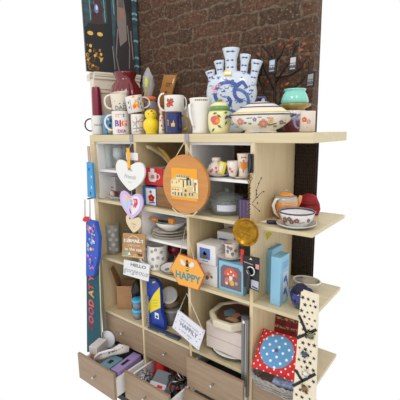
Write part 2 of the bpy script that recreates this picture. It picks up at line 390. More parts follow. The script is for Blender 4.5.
# tilted mug on top of it
def tilt(dx, dy): return lambda a: (Euler((0, 0, a)).to_matrix() @ Euler((dx, dy, 0)).to_matrix()).to_euler()
zb = hb+.004
t, r, h, f, P = mug('cream mug tilted on top of the lettered mug, grey letters low', 121, .052, 93, 17, m=CREAM, hand=180, rot=tilt(.22, -.1), z=zb+.006, h=.09, hw=.0055, out=.62, hz=(.1, .9))
b = MB(); b.text('DAD', .03, f, M((120, 120, 122), .5), .001, x=.0, z=.016); b.stroke([(-.03, .052), (-.005, .04), (0, .036)], .006, f, TXT); b.disc(.02, .036, .005, f, LBL, 8); printed(t, b, 'lettering')
# geometric mug and floral mug on it
t, r, h, f, P = mug('white mug with thin red and blue crossing lines, under the floral mug', 138.3, .06, 114.5, 13.5, hand=None)
b = MB(); GL = M((92, 142, 160), .5); RL = M((206, 84, 84), .5); NL = M((70, 84, 120), .5)
for a_, c_, m_, w_ in (((-.03, .062), (.034, .066), RL, .003), ((-.03, .03), (.03, .034), NL, .003), ((-.03, .04), (.03, .088), GL, .003), ((-.012, .088), (.028, .012), RL, .002), ((-.03, .07), (.02, .01), GL, .0025), ((-.028, .012), (.03, .02), NL, .002), ((-.004, .09), (-.01, .01), NL, .0015)):
    b.stroke([(a_[0]+(c_[0]-a_[0])*k/6, a_[1]+(c_[1]-a_[1])*k/6) for k in range(7)], w_, f, m_)
printed(t, b); hg = h
t, r, h, f, P = mug('white floral mug with orange flower panel, tilted on the lined mug', 136.5, .062, 99, 17, hand=12, rot=tilt(.02, -.16), z=hg+.009, h=.086, hw=.004, out=.7, foot=.85)
b = MB(); b.flat(R4(-.024, .016, .022, .068), f, PUR); f2 = wrap(P, 0, .0012); f3 = wrap(P, 0, .0018)
b.flat([(-.012, .018), (.02, .018), (.018, .05), (.008, .064), (.0, .05), (-.012, .04)], f2, M((240, 150, 30), .4)); b.disc(-.004, .03, .009, f3, ORG, 9); b.disc(.01, .046, .007, f3, M((248, 206, 60), .4), 9)
for x, z in ((-.034, .03), (-.034, .055), (.032, .04), (.03, .066), (.034, .02)): b.disc(x, z, .007, f, GRN, 8, .6)
b.disc(.0, .079, .006, f, M((240, 170, 40), .4), 8, 1.4); printed(t, b)
# fluted burgundy vase
X, k, h, r = spot(128, .2, 0, 73, 31); Y = .2
t = T('fluted_vase', 'large fluted burgundy glass vase in front of the cream moulding', 'vase', (X, Y, EPS))
VB = M((112, 20, 30), .12, coat=.6, name='burgundy_glass')
pr_ = [(0, 0), (.5, 0), (.55, .02), (.74, .14), (.9, .28), (.99, .45), (1, .58), (.95, .7), (.82, .79), (.66, .85), (.6, .89), (.62, .93), (.72, .975), (.76, 1), (.7, 1), (.56, .93), (.54, .86)]
MB().lathe([(a*r, z*h) for a, z in pr_], VB, 96, mod=lambda a, z, H=h: 1+(.05*abs(math.sin(8*a))-.03 if z < H*.83 else 0), cap=False).build('body', t)
# yellow bird figure
X, k, h, r = spot(151.5, .055, 0, 109.5, 16); Y = .055
t = T('bird_figure', 'bright yellow round ceramic bird egg cup with orange beak', 'figurine', (X, Y, EPS), crz(X, Y))
MB().lathe([(0, 0), (.72*r, 0), (.74*r, h*.04), (.72*r, h*.1), (.95*r, h*.24), (r, h*.36), (.94*r, h*.5), (.7*r, h*.6), (.55*r, h*.63), (.66*r, h*.68), (.76*r, h*.78), (.7*r, h*.9), (.42*r, h*.98), (0, h)], YEL, 32, cap=False).build('body', t)
MB().lathe([(.006, 0), (.004, .008), (0, .014)], ORG, 10, X=Matrix.Translation((.004, -.6*r, h*.9)) @ Matrix.Rotation(PI/2-.5, 4, 'X')).build('beak', t)
for x in (-.012, .014): MB().lathe([(0, -.003), (.003, 0), (0, .003)], BLACK, 8, X=Matrix.Translation((x, -.72*r, h*.82))).build('eye', t)
# bottle wrapped in clear film with a paper flower
X, k, h, r = spot(150.5, .17, 0, 98, 17); Y = .17
t = T('wrapped_jar', 'smoky glass gift jar with orange ribbon and twisted clear wrapping', 'jar', (X, Y, EPS))
MB().lathe([(0, 0), (.9*r, 0), (r, h*.1), (r, h*.6), (.85*r, h*.85), (.62*r, h), (.6*r, h)], M((150, 140, 146), .15, coat=.5, name='smoky_glass', alpha=.75), 28, cap=False).build('glass', t)
MB().lathe([(.7*r, h*.92), (.86*r, h*.93), (.86*r, h), (.62*r, h*1.03), (.4*r, h*1.04)], M((226, 112, 66), .5), 28).build('ribbon', t)
FILM = M((214, 212, 214), .12, coat=.6, name='clear_film', alpha=.45)
MB().lathe([(.3*r, h*1.02), (.5*r, h*1.2), (.62*r, h*1.35), (.5*r, h*1.55), (.3*r, h*1.68), (.12*r, h*1.8)], FILM, 22, mod=lambda a, z: 1+.25*math.sin(5*a+z*60)+.12*math.sin(11*a-z*90), cap=False).build('wrapping', t)
MB().tube([(0, 0, h), (0, 0, h*1.5)], .003, M((206, 120, 90), .5)).build('twist_tie', t)
X, k, h, r = spot(145, .11, 0, 77, 4); h2 = h
t = T('paper_flower', 'pale green bud on a thin stem leaning beside the wrapped jar', 'flower', (X-.012, .11, EPS))
MB().tube([(-.01, 0, 0), (.005, 0, h*.5), (.036, 0, h*.82)], .003, M((170, 160, 80), .6)).build('stem', t)
MB().lathe([(0, -.025), (.009, -.015), (.012, 0), (.01, .018), (.004, .028), (0, .03)], M((190, 196, 92), .6), 14, X=Matrix.Translation((.042, 0, h*.88))).build('bud', t)
# wooden sign leaning on the wall
q = [A(164.5, 75, .37), A(177, 75, .37), A(170, 110, .37), A(157, 110, .37)]
t = T('wooden_sign', 'tan wooden hanging sign with faint dark lines leaning against the brick', 'sign', (q[0].x, .37, .001))
off = Vector((q[0].x, .37, .001)); b = MB(); O = [(p.x-off.x, p.z-off.z) for p in q]
bl = A(151, 133, .37).x-off.x; O[3] = (bl, .003); O[2] = (bl+(O[1][0]-O[0][0])*.98, .003)
WD = M((190, 132, 66), .6, name='tan_wood', var=.12, sc=(8, 8, 60))
b.prism(O, -.005, .005, WD); b.build('board', t, .001)
fq = lambda u, v: Vector((O[3][0]*(1-u)*(1-v)+O[2][0]*u*(1-v)+O[1][0]*u*v+O[0][0]*(1-u)*v, -.0058, O[3][1]*(1-u)*(1-v)+O[2][1]*u*(1-v)+O[1][1]*u*v+O[0][1]*(1-u)*v))
b = MB(); DB = M((120, 76, 34), .6)
for v, w_, x0, x1 in ((.86, .02, .35, .8), (.82, .015, .3, .75), (.72, .03, .4, .6), (.64, .02, .45, .6), (.54, .015, .4, .7), (.48, .02, .4, .65), (.4, .02, .35, .7), (.33, .02, .3, .6)):
    b.stroke([(x0+(x1-x0)*k/6, v+(.008 if k % 2 else -.008)) for k in range(7)], w_, fq, DB)
b.disc(.88, .9, .05, fq, CREAM, 8); b.build('engraving', t)
# blue mug with gold handle; poinsettia mug on it
t, r, h, f, P = mug('navy blue mug with gold handle and small gold picture, under poinsettia mug', 174, .055, 113, 16.5, m=NAVY, hand=-5, hm=GOLD, hw=.004, out=.55, foot=.98, inner=CER)
b = MB(); GLF = M((214, 182, 110), .35)
b.flat([(-.014, .05), (-.006, .05), (.0, .066), (.002, .05), (.006, .05), (.004, .034), (-.012, .034)], f, GLF)
b.stroke([(-.03, .04), (-.028, .06)], .003, f, GLF); b.stroke([(-.02, .012), (.03, .013)], .0015, f, GLF); b.disc(-.03, .064, .003, f, GLF); b.stroke([(.034, .03), (.034, .07)], .001, f, GLF); printed(t, b)
hn = h
t, r, h, f, P = mug('white two handled mug with red poinsettia resting on the navy mug', 174.5, .058, 96, 20, hand=180, z=hn+.0035, hw=.0045, out=.6, foot=.72, hz=(.1, 1.15))
h1 = handle(r, h, CER, math.radians(-8), w=.003, out=.25, z0=.15, z1=.9, parent=t)
b = MB(); f2 = wrap(P, 0, .0012); RF = M((198, 60, 50), .5)
for k in range(6):
    a = k*PI/3+.3; c, s_ = math.cos(a), math.sin(a); ox, oz = -.022, h*.52
    b.flat([(ox, oz), (ox+.012*c-.006*s_, oz+.012*s_+.006*c), (ox+.024*c, oz+.024*s_), (ox+.012*c+.006*s_, oz+.012*s_-.006*c)], f2, RF)
for a in (.9, 2.2, 3.9): b.disc(-.022+.018*math.cos(a), h*.52+.018*math.sin(a), .007, f, GRN, 8)
b.disc(-.022, h*.52, .004, wrap(P, 0, .002), M((120, 60, 40), .5)); b.stroke([(.022, h*.35), (.03, h*.45), (.034, h*.35), (.03, h*.3)], .0012, f, M((190, 190, 180), .4)); printed(t, b)
# small figures between
def pebble(name, label, cat, px, Y, ptop, w, m, parts=()):
    X, k, h, r = spot(px, Y, 0, ptop, w)
    t = T(name, label, cat, (X, Y, EPS), crz(X, Y)); return t, r, h
t, r, h = pebble('figurine', 'small cream figurine with red and pink dress between bird and navy mug', 'figurine', 162, .05, 107, 6, CREAM)
MB().lathe([(0, 0), (r, 0), (r*1.02, h*.1), (r*.75, h*.5), (r*.6, h*.68), (r*.3, h*.72), (0, h*.72)], CREAM, 20, cap=False).build('body', t)
MB().lathe([(0, h*.7), (r*.4, h*.72), (r*.62, h*.82), (r*.5, h*.94), (0, h)], M((228, 190, 170), .4), 16).build('head', t)
b = MB(); f = wrap([(r, 0), (r*.75, h*.5), (r*.6, h*.68)], 0, .001)
for x, z, c in ((0, .3, RED), (.005, .15, GRN), (-.006, .5, PNK), (.003, .6, PNK)): b.disc(x, z*h, .005, f, c, 8)
b.build('print', t)
t, r, h = pebble('pale_jug', 'plain pale grey jug half hidden behind the white pitcher', 'jug', 187, .16, 107, 14, CREAM)
MB().lathe([(0, 0), (.8*r, 0), (r, h*.3), (.9*r, h*.7), (.6*r, h*.85), (.7*r, h), (.62*r, h), (.5*r, h*.86)], M((196, 188, 176), .3, coat=.3), 28, cap=False).build('body', t)
# tall white pitcher
X, k, h, r = spot(201, .055, 0, 98.5, 21); Y = .055
t = T('pitcher', 'tall white ceramic pitcher with red and green dotted rim', 'pitcher', (X, Y, EPS), crz(X, Y))
PP = [(0, 0), (.8*r, 0), (.84*r, h*.04), (.8*r, h*.12), (.86*r, h*.4), (.98*r, h*.75), (1.04*r, h*.97), (1.06*r, h), (1.02*r, h), (.9*r, h*.75), (.6*r, h*.1), (0, h*.1)]
MB().lathe(PP, CER, 40, cap=False).build('body', t)
MB().tube([(-r*.92*math.cos(.6), -r*.92*math.sin(.6)-.004, h*.86), (-r*1.05, -r*.7, h*.8), (-r*.95, -r*.85, h*.5), (-r*.75, -r*.75, h*.25), (-r*.6, -r*.66, h*.16)], [.004, .006, .006, .005, .004], CER, 8).build('handle', t)
b = MB(); f = wrap(PP[:8], 0, .001)
for k in range(7): b.disc(-.024+.009*k, h*.93, .0036, f, (RED, GRN, M((96, 40, 40), .5))[k % 3], 8)
b.build('print', t)
# yellow ginger jar
X, k, h, r = spot(219.5, .05, 0, 99.5, 23); Y = .05
t = T('ginger_jar', 'pale yellow lidded jar with green band and painted orange fruit', 'jar', (X, Y, EPS), crz(X, Y))
YJ = M((228, 222, 164), .2, coat=.4); GJ = M((92, 138, 62), .25, coat=.4)
PJ = [(0, 0), (.78*r, 0), (.82*r, h*.03), (.95*r, h*.18), (r, h*.38), (.96*r, h*.56), (.88*r, h*.66)]
MB().lathe(PJ, YJ, 40).build('body', t)
l = MB().lathe([(.9*r, h*.665), (.92*r, h*.67), (.9*r, h*.76), (.82*r, h*.79)], GJ, 40).lathe([(.82*r, h*.79), (.7*r, h*.86), (.4*r, h*.92), (.15*r, h*.93)], YJ, 40).build('lid', t)
MB().lathe([(.15*r, h*.925), (.26*r, h*.95), (.2*r, h*.99), (0, h)], GJ, 16).build('knob', l)
b = MB(); f = wrap(PJ, 0, .0008); f2 = wrap(PJ, 0, .0016)
b.disc(-.018, h*.38, .02, f, M((226, 106, 60), .4), 16); b.disc(-.03, h*.41, .013, f2, M((206, 96, 110), .4), 12); b.disc(-.009, h*.36, .008, f2, M((240, 150, 80), .4), 10)
LF = M((70, 110, 56), .4)
for x, z, a in ((-.002, .5, -.6), (.0, .2, -.5), (-.03, .1, .8), (.03, .6, .2), (.03, .3, 1), (-.02, .58, .1)):
    c, s_ = math.cos(a), math.sin(a); z *= h
    b.flat([(x-.012*c, z-.012*s_), (x-.005*s_, z+.005*c), (x+.012*c, z+.012*s_), (x+.005*s_, z-.005*c)], f2, LF)
b.build('print', t)
# blue and white vase with five spouts
Y = .24; X, k, h, r = spot(231.5, Y, 0, 70, 50)
t = T('tulip_vase', 'blue and white flat vase with five spouts and painted dragon', 'vase', (X, Y, EPS), crz(X, Y)*.85)
DB = M((58, 84, 158), .3, coat=.3); DB2 = M((88, 116, 182), .3); BW = M((206, 216, 226), .18, coat=.5, name='blue_white_glaze')
HB = h; KK = k; prof = []
PC = [(0, .5), (.1, .6), (.3, .84), (.5, .97), (.65, 1), (.8, .94), (.88, .82), (.94, .64), (.98, .38), (1, .0)]
for i in range(25):
    v = i/24; j = max(j_ for j_ in range(9) if PC[j_][0] <= v+1e-9); (va, qa), (vb, qb) = PC[j], PC[j+1]; prof.append(((qa+(qb-qa)*(v-va)/(vb-va))*r, v*h))
BP = [(0, 0), (r*.3, 0)]+prof[1:]+[(0, h)]
MB().lathe(BP, BW, 48, sy=.36, cap=False).build('body', t)
def fb(x, z, e=.0012):
    z = min(max(z, .002), HB*.985); v = z/HB; i = min(23, int(v*24)); rr = prof[i][0]+(prof[min(24, i+1)][0]-prof[i][0])*(v*24-i)
    s_ = max(0, 1-(x/rr)**2) if rr else 0
    return Vector((x, -.36*rr*math.sqrt(s_)-e, z))
b = MB(); rg = random.Random(11); R = r
sw = lambda pts, w_, m_: b.stroke(pts, w_, fb, m_)
def swirl(x, z, a0, a1, r1, r2, n=14): return [(x+(r1+(r2-r1)*k/n)*math.cos(a0+(a1-a0)*k/n), z+(r1+(r2-r1)*k/n)*math.sin(a0+(a1-a0)*k/n)) for k in range(n+1)]
sw(swirl(-.03, h*.58, .6, 4.4, .075, .03), .018, DB); sw(swirl(-.025, h*.5, 3.2, 7.4, .035, .02), .015, DB)
sw(swirl(.06, h*.62, 1.6, 4.6, .05, .035), .017, DB); sw(swirl(.03, h*.48, 4, 8.2, .045, .06), .015, DB2); sw([(.03, h*.72), (.055, h*.8), (.075, h*.7)], .014, DB)
for k in range(110):
    x, z = rg.uniform(-.95, .95)*R*.9, rg.uniform(.06, .95)*h
    if rg.random() < .6: sw([(x-.008, z), (x, z+rg.uniform(-.008, .01)), (x+.01, z)], rg.uniform(.002, .005), rg.choice((DB, DB2)))
    else: b.disc(x, z, rg.uniform(.002, .005), fb, rg.choice((DB, DB2)), 7)
PKW = M((222, 172, 184), .4)
for x, z in ((-.085, .72), (-.075, .66), (-.06, .75), (-.05, .52)): b.disc(x, z*h, .009, fb, PKW, 8, 1.5)
b.build('painting', t)
for px, pt, pb, w0, ang in ((231, 49, 72, 17, 0), (244, 55.5, 76, 11, .1), (220, 60.5, 77, 10.5, -.1), (254.5, 61.5, 82, 11.5, .2), (211.5, 70, 82, 10, -.22)):
    xx = (px-231.5)*KK*1.06; zt = ZT(pt, X, Y); zb = ZT(pb, X, Y)-.012; H = zt-zb; rr = w0*KK/2
    s_ = MB(); Xs = Matrix.Translation((xx-math.sin(ang)*H, 0, zb)) @ Matrix.Rotation(ang, 4, 'Y')
    SP = [(rr*.72, 0), (rr*.66, H*.3), (rr*.7, H*.6), (rr*.98, H*.95), (rr, H), (rr*.9, H), (rr*.6, H*.6), (rr*.5, H*.3)]
    s_.lathe(SP, BW, 24, X=Xs, cap=False); fsp = wrap(SP[:5], 0, .0008); fX = lambda x, z: Xs @ fsp(x, z)
    for v in (.25, .52, .84):
        for x in (-.3, .25): s_.flat([((x-.32)*rr, v*H), (x*rr, v*H+.0045), ((x+.4)*rr, v*H), (x*rr, v*H-.0045)], fX, DB)
    s_.build('spout', t)
b = MB(); b.box((-.012, -.001, -.011), (.022, .0005, .017), M((236, 200, 40), .5)); b.box((-.010, -.0015, -.004), (.020, -.0002, .009), PAPER); 
o = b.build('price_sticker', t); o.location = fb(-.02, h*.93, .004)+Vector((0, -.002, 0)); o.rotation_euler = (-.5, 0, 0)
# dishes behind and in front: lidded dish, tureen
Y = .085; X, k, h, r = spot(260.5, Y, 0, 115, 61)
t = T('floral_tureen', 'cream oval tureen with navy rim, painted flowers and a domed lid', 'tureen', (X, Y, EPS), .42)
wv = lambda a, z: 1+.03*math.cos(8*a)*(z/h)
TP = [(0, 0), (.5*r, 0), (.53*r, h*.05), (.48*r, h*.14), (.7*r, h*.32), (.9*r, h*.62), (.98*r, h*.9), (r, h)]
TC = M((226, 218, 204), .18, coat=.5)
MB().lathe(TP+[(.97*r, h), (.86*r, h*.62), (.6*r, h*.3), (0, h*.2)], TC, 64, sy=.46, mod=wv, cap=False).build('body', t)
NR = M((46, 54, 96), .3, coat=.3)
MB().tube([(r*wv(a*PI/32, h)*math.cos(a*PI/32), r*.46*wv(a*PI/32, h)*math.sin(a*PI/32), h*1.005) for a in range(64)], .0026, NR, 6, True).build('rim', t)
for s_ in (-1, 1): MB().tube([(s_*r*.95, -.012, h*.86), (s_*r*1.1, -.012, h*.98), (s_*r*1.16, 0, h*.86), (s_*r*1.1, .012, h*.98), (s_*r*.95, .012, h*.86)], .004, NR, 6).build('handle', t)
def ft(x, z, e=.0012):
    rr = max(.004, wrap(TP, 0, 0)(0, z).y*-1); x = max(-rr*.98, min(rr*.98, x)); 
    a = math.acos(max(-1, min(1, x/rr))); q = wv(-a, z); return Vector((x*q, -.46*rr*q*math.sqrt(max(0, 1-(x/rr)**2))-e, z))
b = MB(); PK = M((204, 132, 132), .4); BG = M((116, 124, 168), .4); YC = M((226, 176, 84), .4)
b.flower(-.08, h*.62, .014, ft, PK, YC); b.flower(.015, h*.5, .017, ft, PK, YC); b.flower(.045, h*.66, .01, ft, YC, PK); b.flower(-.02, h*.72, .008, ft, BG, YC); b.flower(.085, h*.55, .009, ft, BG, YC)
for x in (-.1, -.06, -.04, .0, .035, .06, .1): b.disc(x, h*.45+.01*math.sin(x*90), .0045, ft, M((120, 146, 110), .4), 7, 1.8)
b.stroke([(-.9*r, h*.88), (-.4*r, h*.8), (0, h*.84), (.4*r, h*.78), (.92*r, h*.9)], .0035, ft, BG); b.stroke([(.3*r, h*.4), (.5*r, h*.5), (.8*r, h*.66)], .004, ft, NR)
b.stroke([(-.5*r, .003), (0, .002), (.5*r, .003)], .004, ft, NR); b.build('painting', t)
l = MB().lathe([(r*.97, h*1.01), (r*.9, h*1.12), (r*.66, h*1.4), (r*.4, h*1.62), (r*.18, h*1.72), (0, h*1.74)], TC, 48, sy=.46, cap=False).build('lid', t)
b = MB()
for q, z_, m_ in ((.9, 1.13, YEL), (.66, 1.42, NR), (.42, 1.625, NR)): b.tube([(r*q*math.cos(a*PI/24), r*.46*q*math.sin(a*PI/24), h*z_) for a in range(48)], .0022, m_, 6, True)
b.build('lid_stripe', l)
MB().tube([(-.022, 0, h*1.7), (-.016, 0, h*1.95), (.016, 0, h*1.95), (.022, 0, h*1.7)], .005, NR).build('lid_handle', l)
# aqua pot on a golden stand
Y = .24; X, k, h, r = spot(292, Y, 0, 111, 26)
t = T('bowl_stack', 'burgundy bowl with a white bowl in it, under the golden dish', 'bowls', (X, Y, EPS))
MB().lathe([(0, 0), (.5*r, 0), (.55*r, .004), (.8*r, h*.3), (r*.95, h*.52), (r*.9, h*.52), (0, .01)], M((110, 34, 48), .25, coat=.4), 32, cap=False).build('lower_bowl', t)
MB().lathe([(0, h*.3), (.6*r, h*.5), (.9*r, h*.8), (r*.98, h), (.92*r, h), (0, h*.5)], CER, 32, cap=False).build('upper_bowl', t)
X2, k, h2, r = spot(295, Y, h, 104.5, 31)
t = T('gold_dish', 'low golden dish holding up the aqua pot', 'dish', (X2, Y, h+.001))
h = h2; zq = ZT(104.5, X2, Y)
MB().lathe([(0, 0), (.6*r, 0), (.62*r, h*.3), (.85*r, h*.5), (r, h*.9), (r*.98, h), (0, h*.9)], M((196, 170, 104), .35, .3, var=.3, sc=(40, 40, 40)), 40, cap=False).build('bowl', t)
X2, k, h, r = spot(294.5, Y, zq, 89.5, 27)
t = T('aqua_pot', 'shiny aqua green round pot on top of the golden dish', 'pot', (X2, Y, zq+.002))
AQ = M((128, 206, 190), .12, coat=.7, name='aqua_glaze')
MB().lathe([(0, 0), (.9*r, 0), (1.0*r, h*.1), (.98*r, h*.3), (.86*r, h*.62), (.74*r, h*.78), (.73*r, h*.85), (.8*r, h*.92), (.8*r, h*.98), (.77*r, h), (.7*r, h), (.68*r, h*.85), (.7*r, h*.7)], AQ, 40, cap=False).build('body', t)
Y = .075
t, r, h, f, P = mug('cream china teacup with red flowers at the right end of the top board', 307, .06, 111.5, 15, m=M((222, 208, 192), .2, coat=.4), hand=190, hm=BG, name='teacup', cat='cup', foot=.6, out=.45)
b = MB(); b.flower(-.012, h*.6, .009, f, M((190, 70, 70), .4), YC); b.flower(.004, h*.5, .008, f, PK, YC); b.stroke([(-.03, h*.3), (0, h*.24), (.03, h*.3)], .003, f, BG); b.build('print', t)
# lilac cloth
Y = .25; X, k, h, r = spot(263.5, Y, 0, 98, 11)
b = MB(); CL = M((178, 170, 204), .9, name='lilac_cloth'); 
b.lathe([(0, 0), (r*1.1, 0), (r*1.2, h*.3), (r*.9, h*.7), (r*.3, h), (0, h)], CL, 28, mod=lambda a, z: 1+.12*math.sin(4*a+z*40)+.05*math.sin(9*a), cap=False)
o = b.build('folded_cloth', None, loc=(X, Y, EPS)); tag(o, 'lilac cloth crumpled behind the lidded dish beside the vase', 'cloth')

# metal tree with hanging photo frames
Y = .36; X, k, h, r = spot(274.5, Y, 0, 50, 10)
t = T('photo_tree', 'dark metal tree with rust coloured leaves against the brick wall', 'photo tree', (X, Y, EPS))
TM = M((38, 26, 22), .5, .4, name='dark_metal')
MB().lathe([(0, 0), (.06, 0), (.06, .005), (0, .008)], TM, 32).build('base', t)
S = lambda px, py: (lambda p: (p.x-X, 0, p.z))(A(px, py, Y))
MB().tube([S(274.5, 131), S(274, 105), S(275, 85), S(274.5, 70), S(275, 56), S(272.5, 46)], [.009, .007, .006, .005, .004, .003], TM).build('trunk', t)
for P_ in ([(271, 130), (270, 108), (264, 92), (259, 80), (259, 60)], [(278, 130), (279, 105), (288, 92), (302, 82), (309, 72), (309, 62)], [(274.5, 85), (284, 70), (292, 58), (295, 47), (299, 45)], [(275, 92), (266, 74), (262, 62), (256, 55)], [(274, 66), (281, 55), (285, 45)], [(276, 78), (289, 76), (300, 70), (306, 60)], [(275, 62), (268, 52), (262, 46)]):
    MB().tube([S(*p) for p in P_], .0045, TM, 6).build('branch', t)
RU = M((158, 86, 46), .6, 0, name='rust_leaf', var=.4)
for k_, (px, py) in enumerate([(262, 46), (258, 54), (266, 55), (280, 45), (288, 46), (284, 60), (300, 58), (304, 66), (308, 54), (304, 44), (296, 68), (282, 86), (287, 84), (268, 82), (260, 88), (270, 40), (291, 39), (301, 50)]):
    p = Vector(S(px, py)); a = k_*2.4; d = Vector((math.cos(a), .3*math.sin(k_), math.sin(a)))*.014; n = Vector((-d.z, .003, d.x)).normalized()*.0075
    MB().add([p-d, p+n+Vector((0, -.004, 0)), p+d, p-n-Vector((0, -.003, 0)), p+Vector((0, -.003, 0))], [(0, 1, 4), (1, 2, 4), (2, 3, 4), (3, 0, 4)], RU).build('leaf', t)
def pframe(c, label, tone):
    p = [A(x, y, Y-.02) for x, y in c]; o = p[0]; t = T('hanging_photo', label, 'framed photo', o, 0, 'photo frames hanging on the metal tree')
    q = [(v.x-o.x, v.z-o.z) for v in p]; cx = sum(a for a, _ in q)/4; cz = sum(b for _, b in q)/4
    MB().prism(q, -.004, .004, M((26, 15, 13), .5)).build('frame', t, .001)
    n = [(cx+(a-cx)*.6, cz+(b_-cz)*.72) for a, b_ in q]; f = lambda u, v: Vector((n[3][0]*(1-u)*(1-v)+n[2][0]*u*(1-v)+n[1][0]*u*v+n[0][0]*(1-u)*v, -.0046, n[3][1]*(1-u)*(1-v)+n[2][1]*u*(1-v)+n[1][1]*u*v+n[0][1]*(1-u)*v))
    b = MB(); b.flat(R4(0, 0, 1, 1), f, M(tone, .3)); g = lambda u, v: f(u, v)+Vector((0, -.0005, 0))
    b.flat([(0, .08), (1, .08), (1, .3), (.7, .44), (.5, .3), (.2, .4), (0, .3)], g, M((84, 84, 92), .4)); b.flat(R4(0, .48, 1, .54), g, M((60, 50, 50), .4)); b.build('photo', t)
    MB().tube([((q[0][0]+q[1][0])/2, .002, q[0][1]), ((q[0][0]+q[1][0])/2, .018, q[0][1]+.03)], .0012, TM, 5).build('hook', t)
pframe([(268.5, 59), (277.5, 57), (276, 73), (267.5, 74)], 'dark photo frame with blue sky picture, nearest the tree trunk', (186, 200, 216))
pframe([(289.5, 56), (298.5, 54.5), (297, 71), (288, 72)], 'dark photo frame with pale grey landscape above the aqua pot', (196, 194, 194))
pframe([(307, 73), (316, 71), (314.5, 87), (305.5, 88)], 'dark photo frame at the right edge with grey picture', (150, 148, 146))
pframe([(257, 61), (262.5, 60), (261.5, 76), (256, 77)], 'narrow dark photo frame behind the right spouts of the vase', (120, 112, 108))
# ------------------------------------------------------------------ helpers for boxes, bowls, signs
def carton(name, label, cat, px0, px1, Y, z, ptop, dep, m, rz=0, group=None, top=None, side=None):
    """front bottom edge from px0 to px1 at depth Y; aligned with the shelf unless turned"""
    X0 = BX(px0, Y, z); k = DS(X0, Y, z); X1 = BX(px1, Y, z); h = ZT(ptop, (X0+X1)/2, Y)-z; W = X1-X0
    t = T(name, label, cat, ((X0+X1)/2, Y, z+EPS), rz, group)
    MB().box((-W/2, 0, 0), (W/2, dep, h), m).build('box_body', t, .0015)
    if top: MB().box((-W/2+.002, .002, h-.0002), (W/2-.002, dep-.002, h+.0008), top).build('lid_flap', t)
    return t, W, h
def fr(W, h, y=-.0008): return lambda u, v: Vector(((u-.5)*W, y, v*h))
def sd(W, D, h): return lambda u, v: Vector((W/2+.0008, u*D, v*h))
def glass(label, px, Y, z, ptop, w, prof, group, name='drinking_glass', m=None, cat='glass'):
    X, k, h, r = spot(px, Y, z, ptop, w); b = MB().lathe([(a*r, c*h) for a, c in prof], m or GLASS, 28, cap=False)
    o = b.build(name, None, loc=(X, Y, z+EPS)); tag(o, label, cat, group); return o
TUMB = [(0, 0), (.78, 0), (.8, .02), (1, 1), (.95, 1), (.76, .05), (0, .05)]
WINE = [(0, 0), (.8, 0), (.78, .015), (.12, .04), (.09, .35), (.2, .42), (.8, .55), (1, .72), (.86, 1), (.82, 1), (.94, .72), (.7, .56), (0, .45)]
zi = -.197
# --- row 1, column 1
glass('tall clear tumbler at the left of the upper insert shelf', 103, .12, zi, 144, 9, TUMB, 'drinking glasses on the insert shelf')
glass('tall clear tumbler standing second on the insert shelf', 109, .08, zi, 145, 8.5, TUMB, 'drinking glasses on the insert shelf')
glass('clear stemmed wine glass beside the tumblers, nearest the hanging heart', 118.5, .07, zi, 148, 10, WINE, 'drinking glasses on the insert shelf')
glass('clear stemmed wine glass at back of the insert shelf', 126, .2, zi, 146, 9, WINE, 'drinking glasses on the insert shelf')
t, W, h = carton('paper_box', 'white paper box with a small grey line of print under the glasses', 'box', 104.5, 116, .095, Z1, 177, .12, M((206, 200, 202), .6), top=PAPER)  # white box; body greyed below the whiter top, its shading put into the colour
b = MB(); f = fr(W, h); b.flat(R4(.42, .46, .85, .52), f, M((110, 106, 108), .6)); b.build('print', t)
Y = .022; X, k, h, r = spot(117, Y+.03, Z1, 187, 24); h = .05
BK = M((150, 116, 100), .55, var=.35, sc=(30, 30, 30), name='brown_shells')
t = T('trinket_bowl', 'glass bowl of brown and pink trinkets below the white heart', 'bowl', (X, Y+.03, Z1+EPS))
MB().lathe([(0, 0), (.6*r, 0), (r, h*.5), (r*.96, h*.5), (.5*r, h*.08), (0, h*.08)], GLASS, 28, sy=.6, cap=False).build('bowl', t)
rg = random.Random(3)
for i in range(11):
    a = rg.uniform(0, 6.3); q = rg.uniform(.0, .62)*r; m = rg.choice((BK, BK, M((200, 170, 156), .5), M((92, 62, 56), .5)))
    X_ = Matrix.Translation((q*math.cos(a), .5*q*math.sin(a), h*(.45+.03*i))) @ Euler((rg.uniform(-1, 1), rg.uniform(-1, 1), a)).to_matrix().to_4x4()
    tag(MB().lathe([(0, -.026), (.01, -.016), (.014, 0), (.008, .018), (0, .03)], m, 10, X=Matrix.Translation((X, Y+.03, Z1)) @ X_).build('trinket'), 'small brown or pink trinket heaped in the glass bowl', 'trinket', 'trinkets in the glass bowl')
X, k, h, r = spot(131, .012, -.08, 150, 12)
p0, p1 = A(126, 152.5, -.012), A(138, 160.5, -.012)
t = T('price_card', 'small blank white price card pinned on the post behind the orange ribbon', 'card', ((p0.x+p1.x)/2, -.012, p1.z))
MB().box((-(p1.x-p0.x)/2, 0, 0), ((p1.x-p0.x)/2, .0015, p0.z-p1.z), PAPER).build('card', t)
MB().box((-.012, -.0006, .006), (.012, -.0001, .009), M((170, 180, 200), .6)).build('print', t)
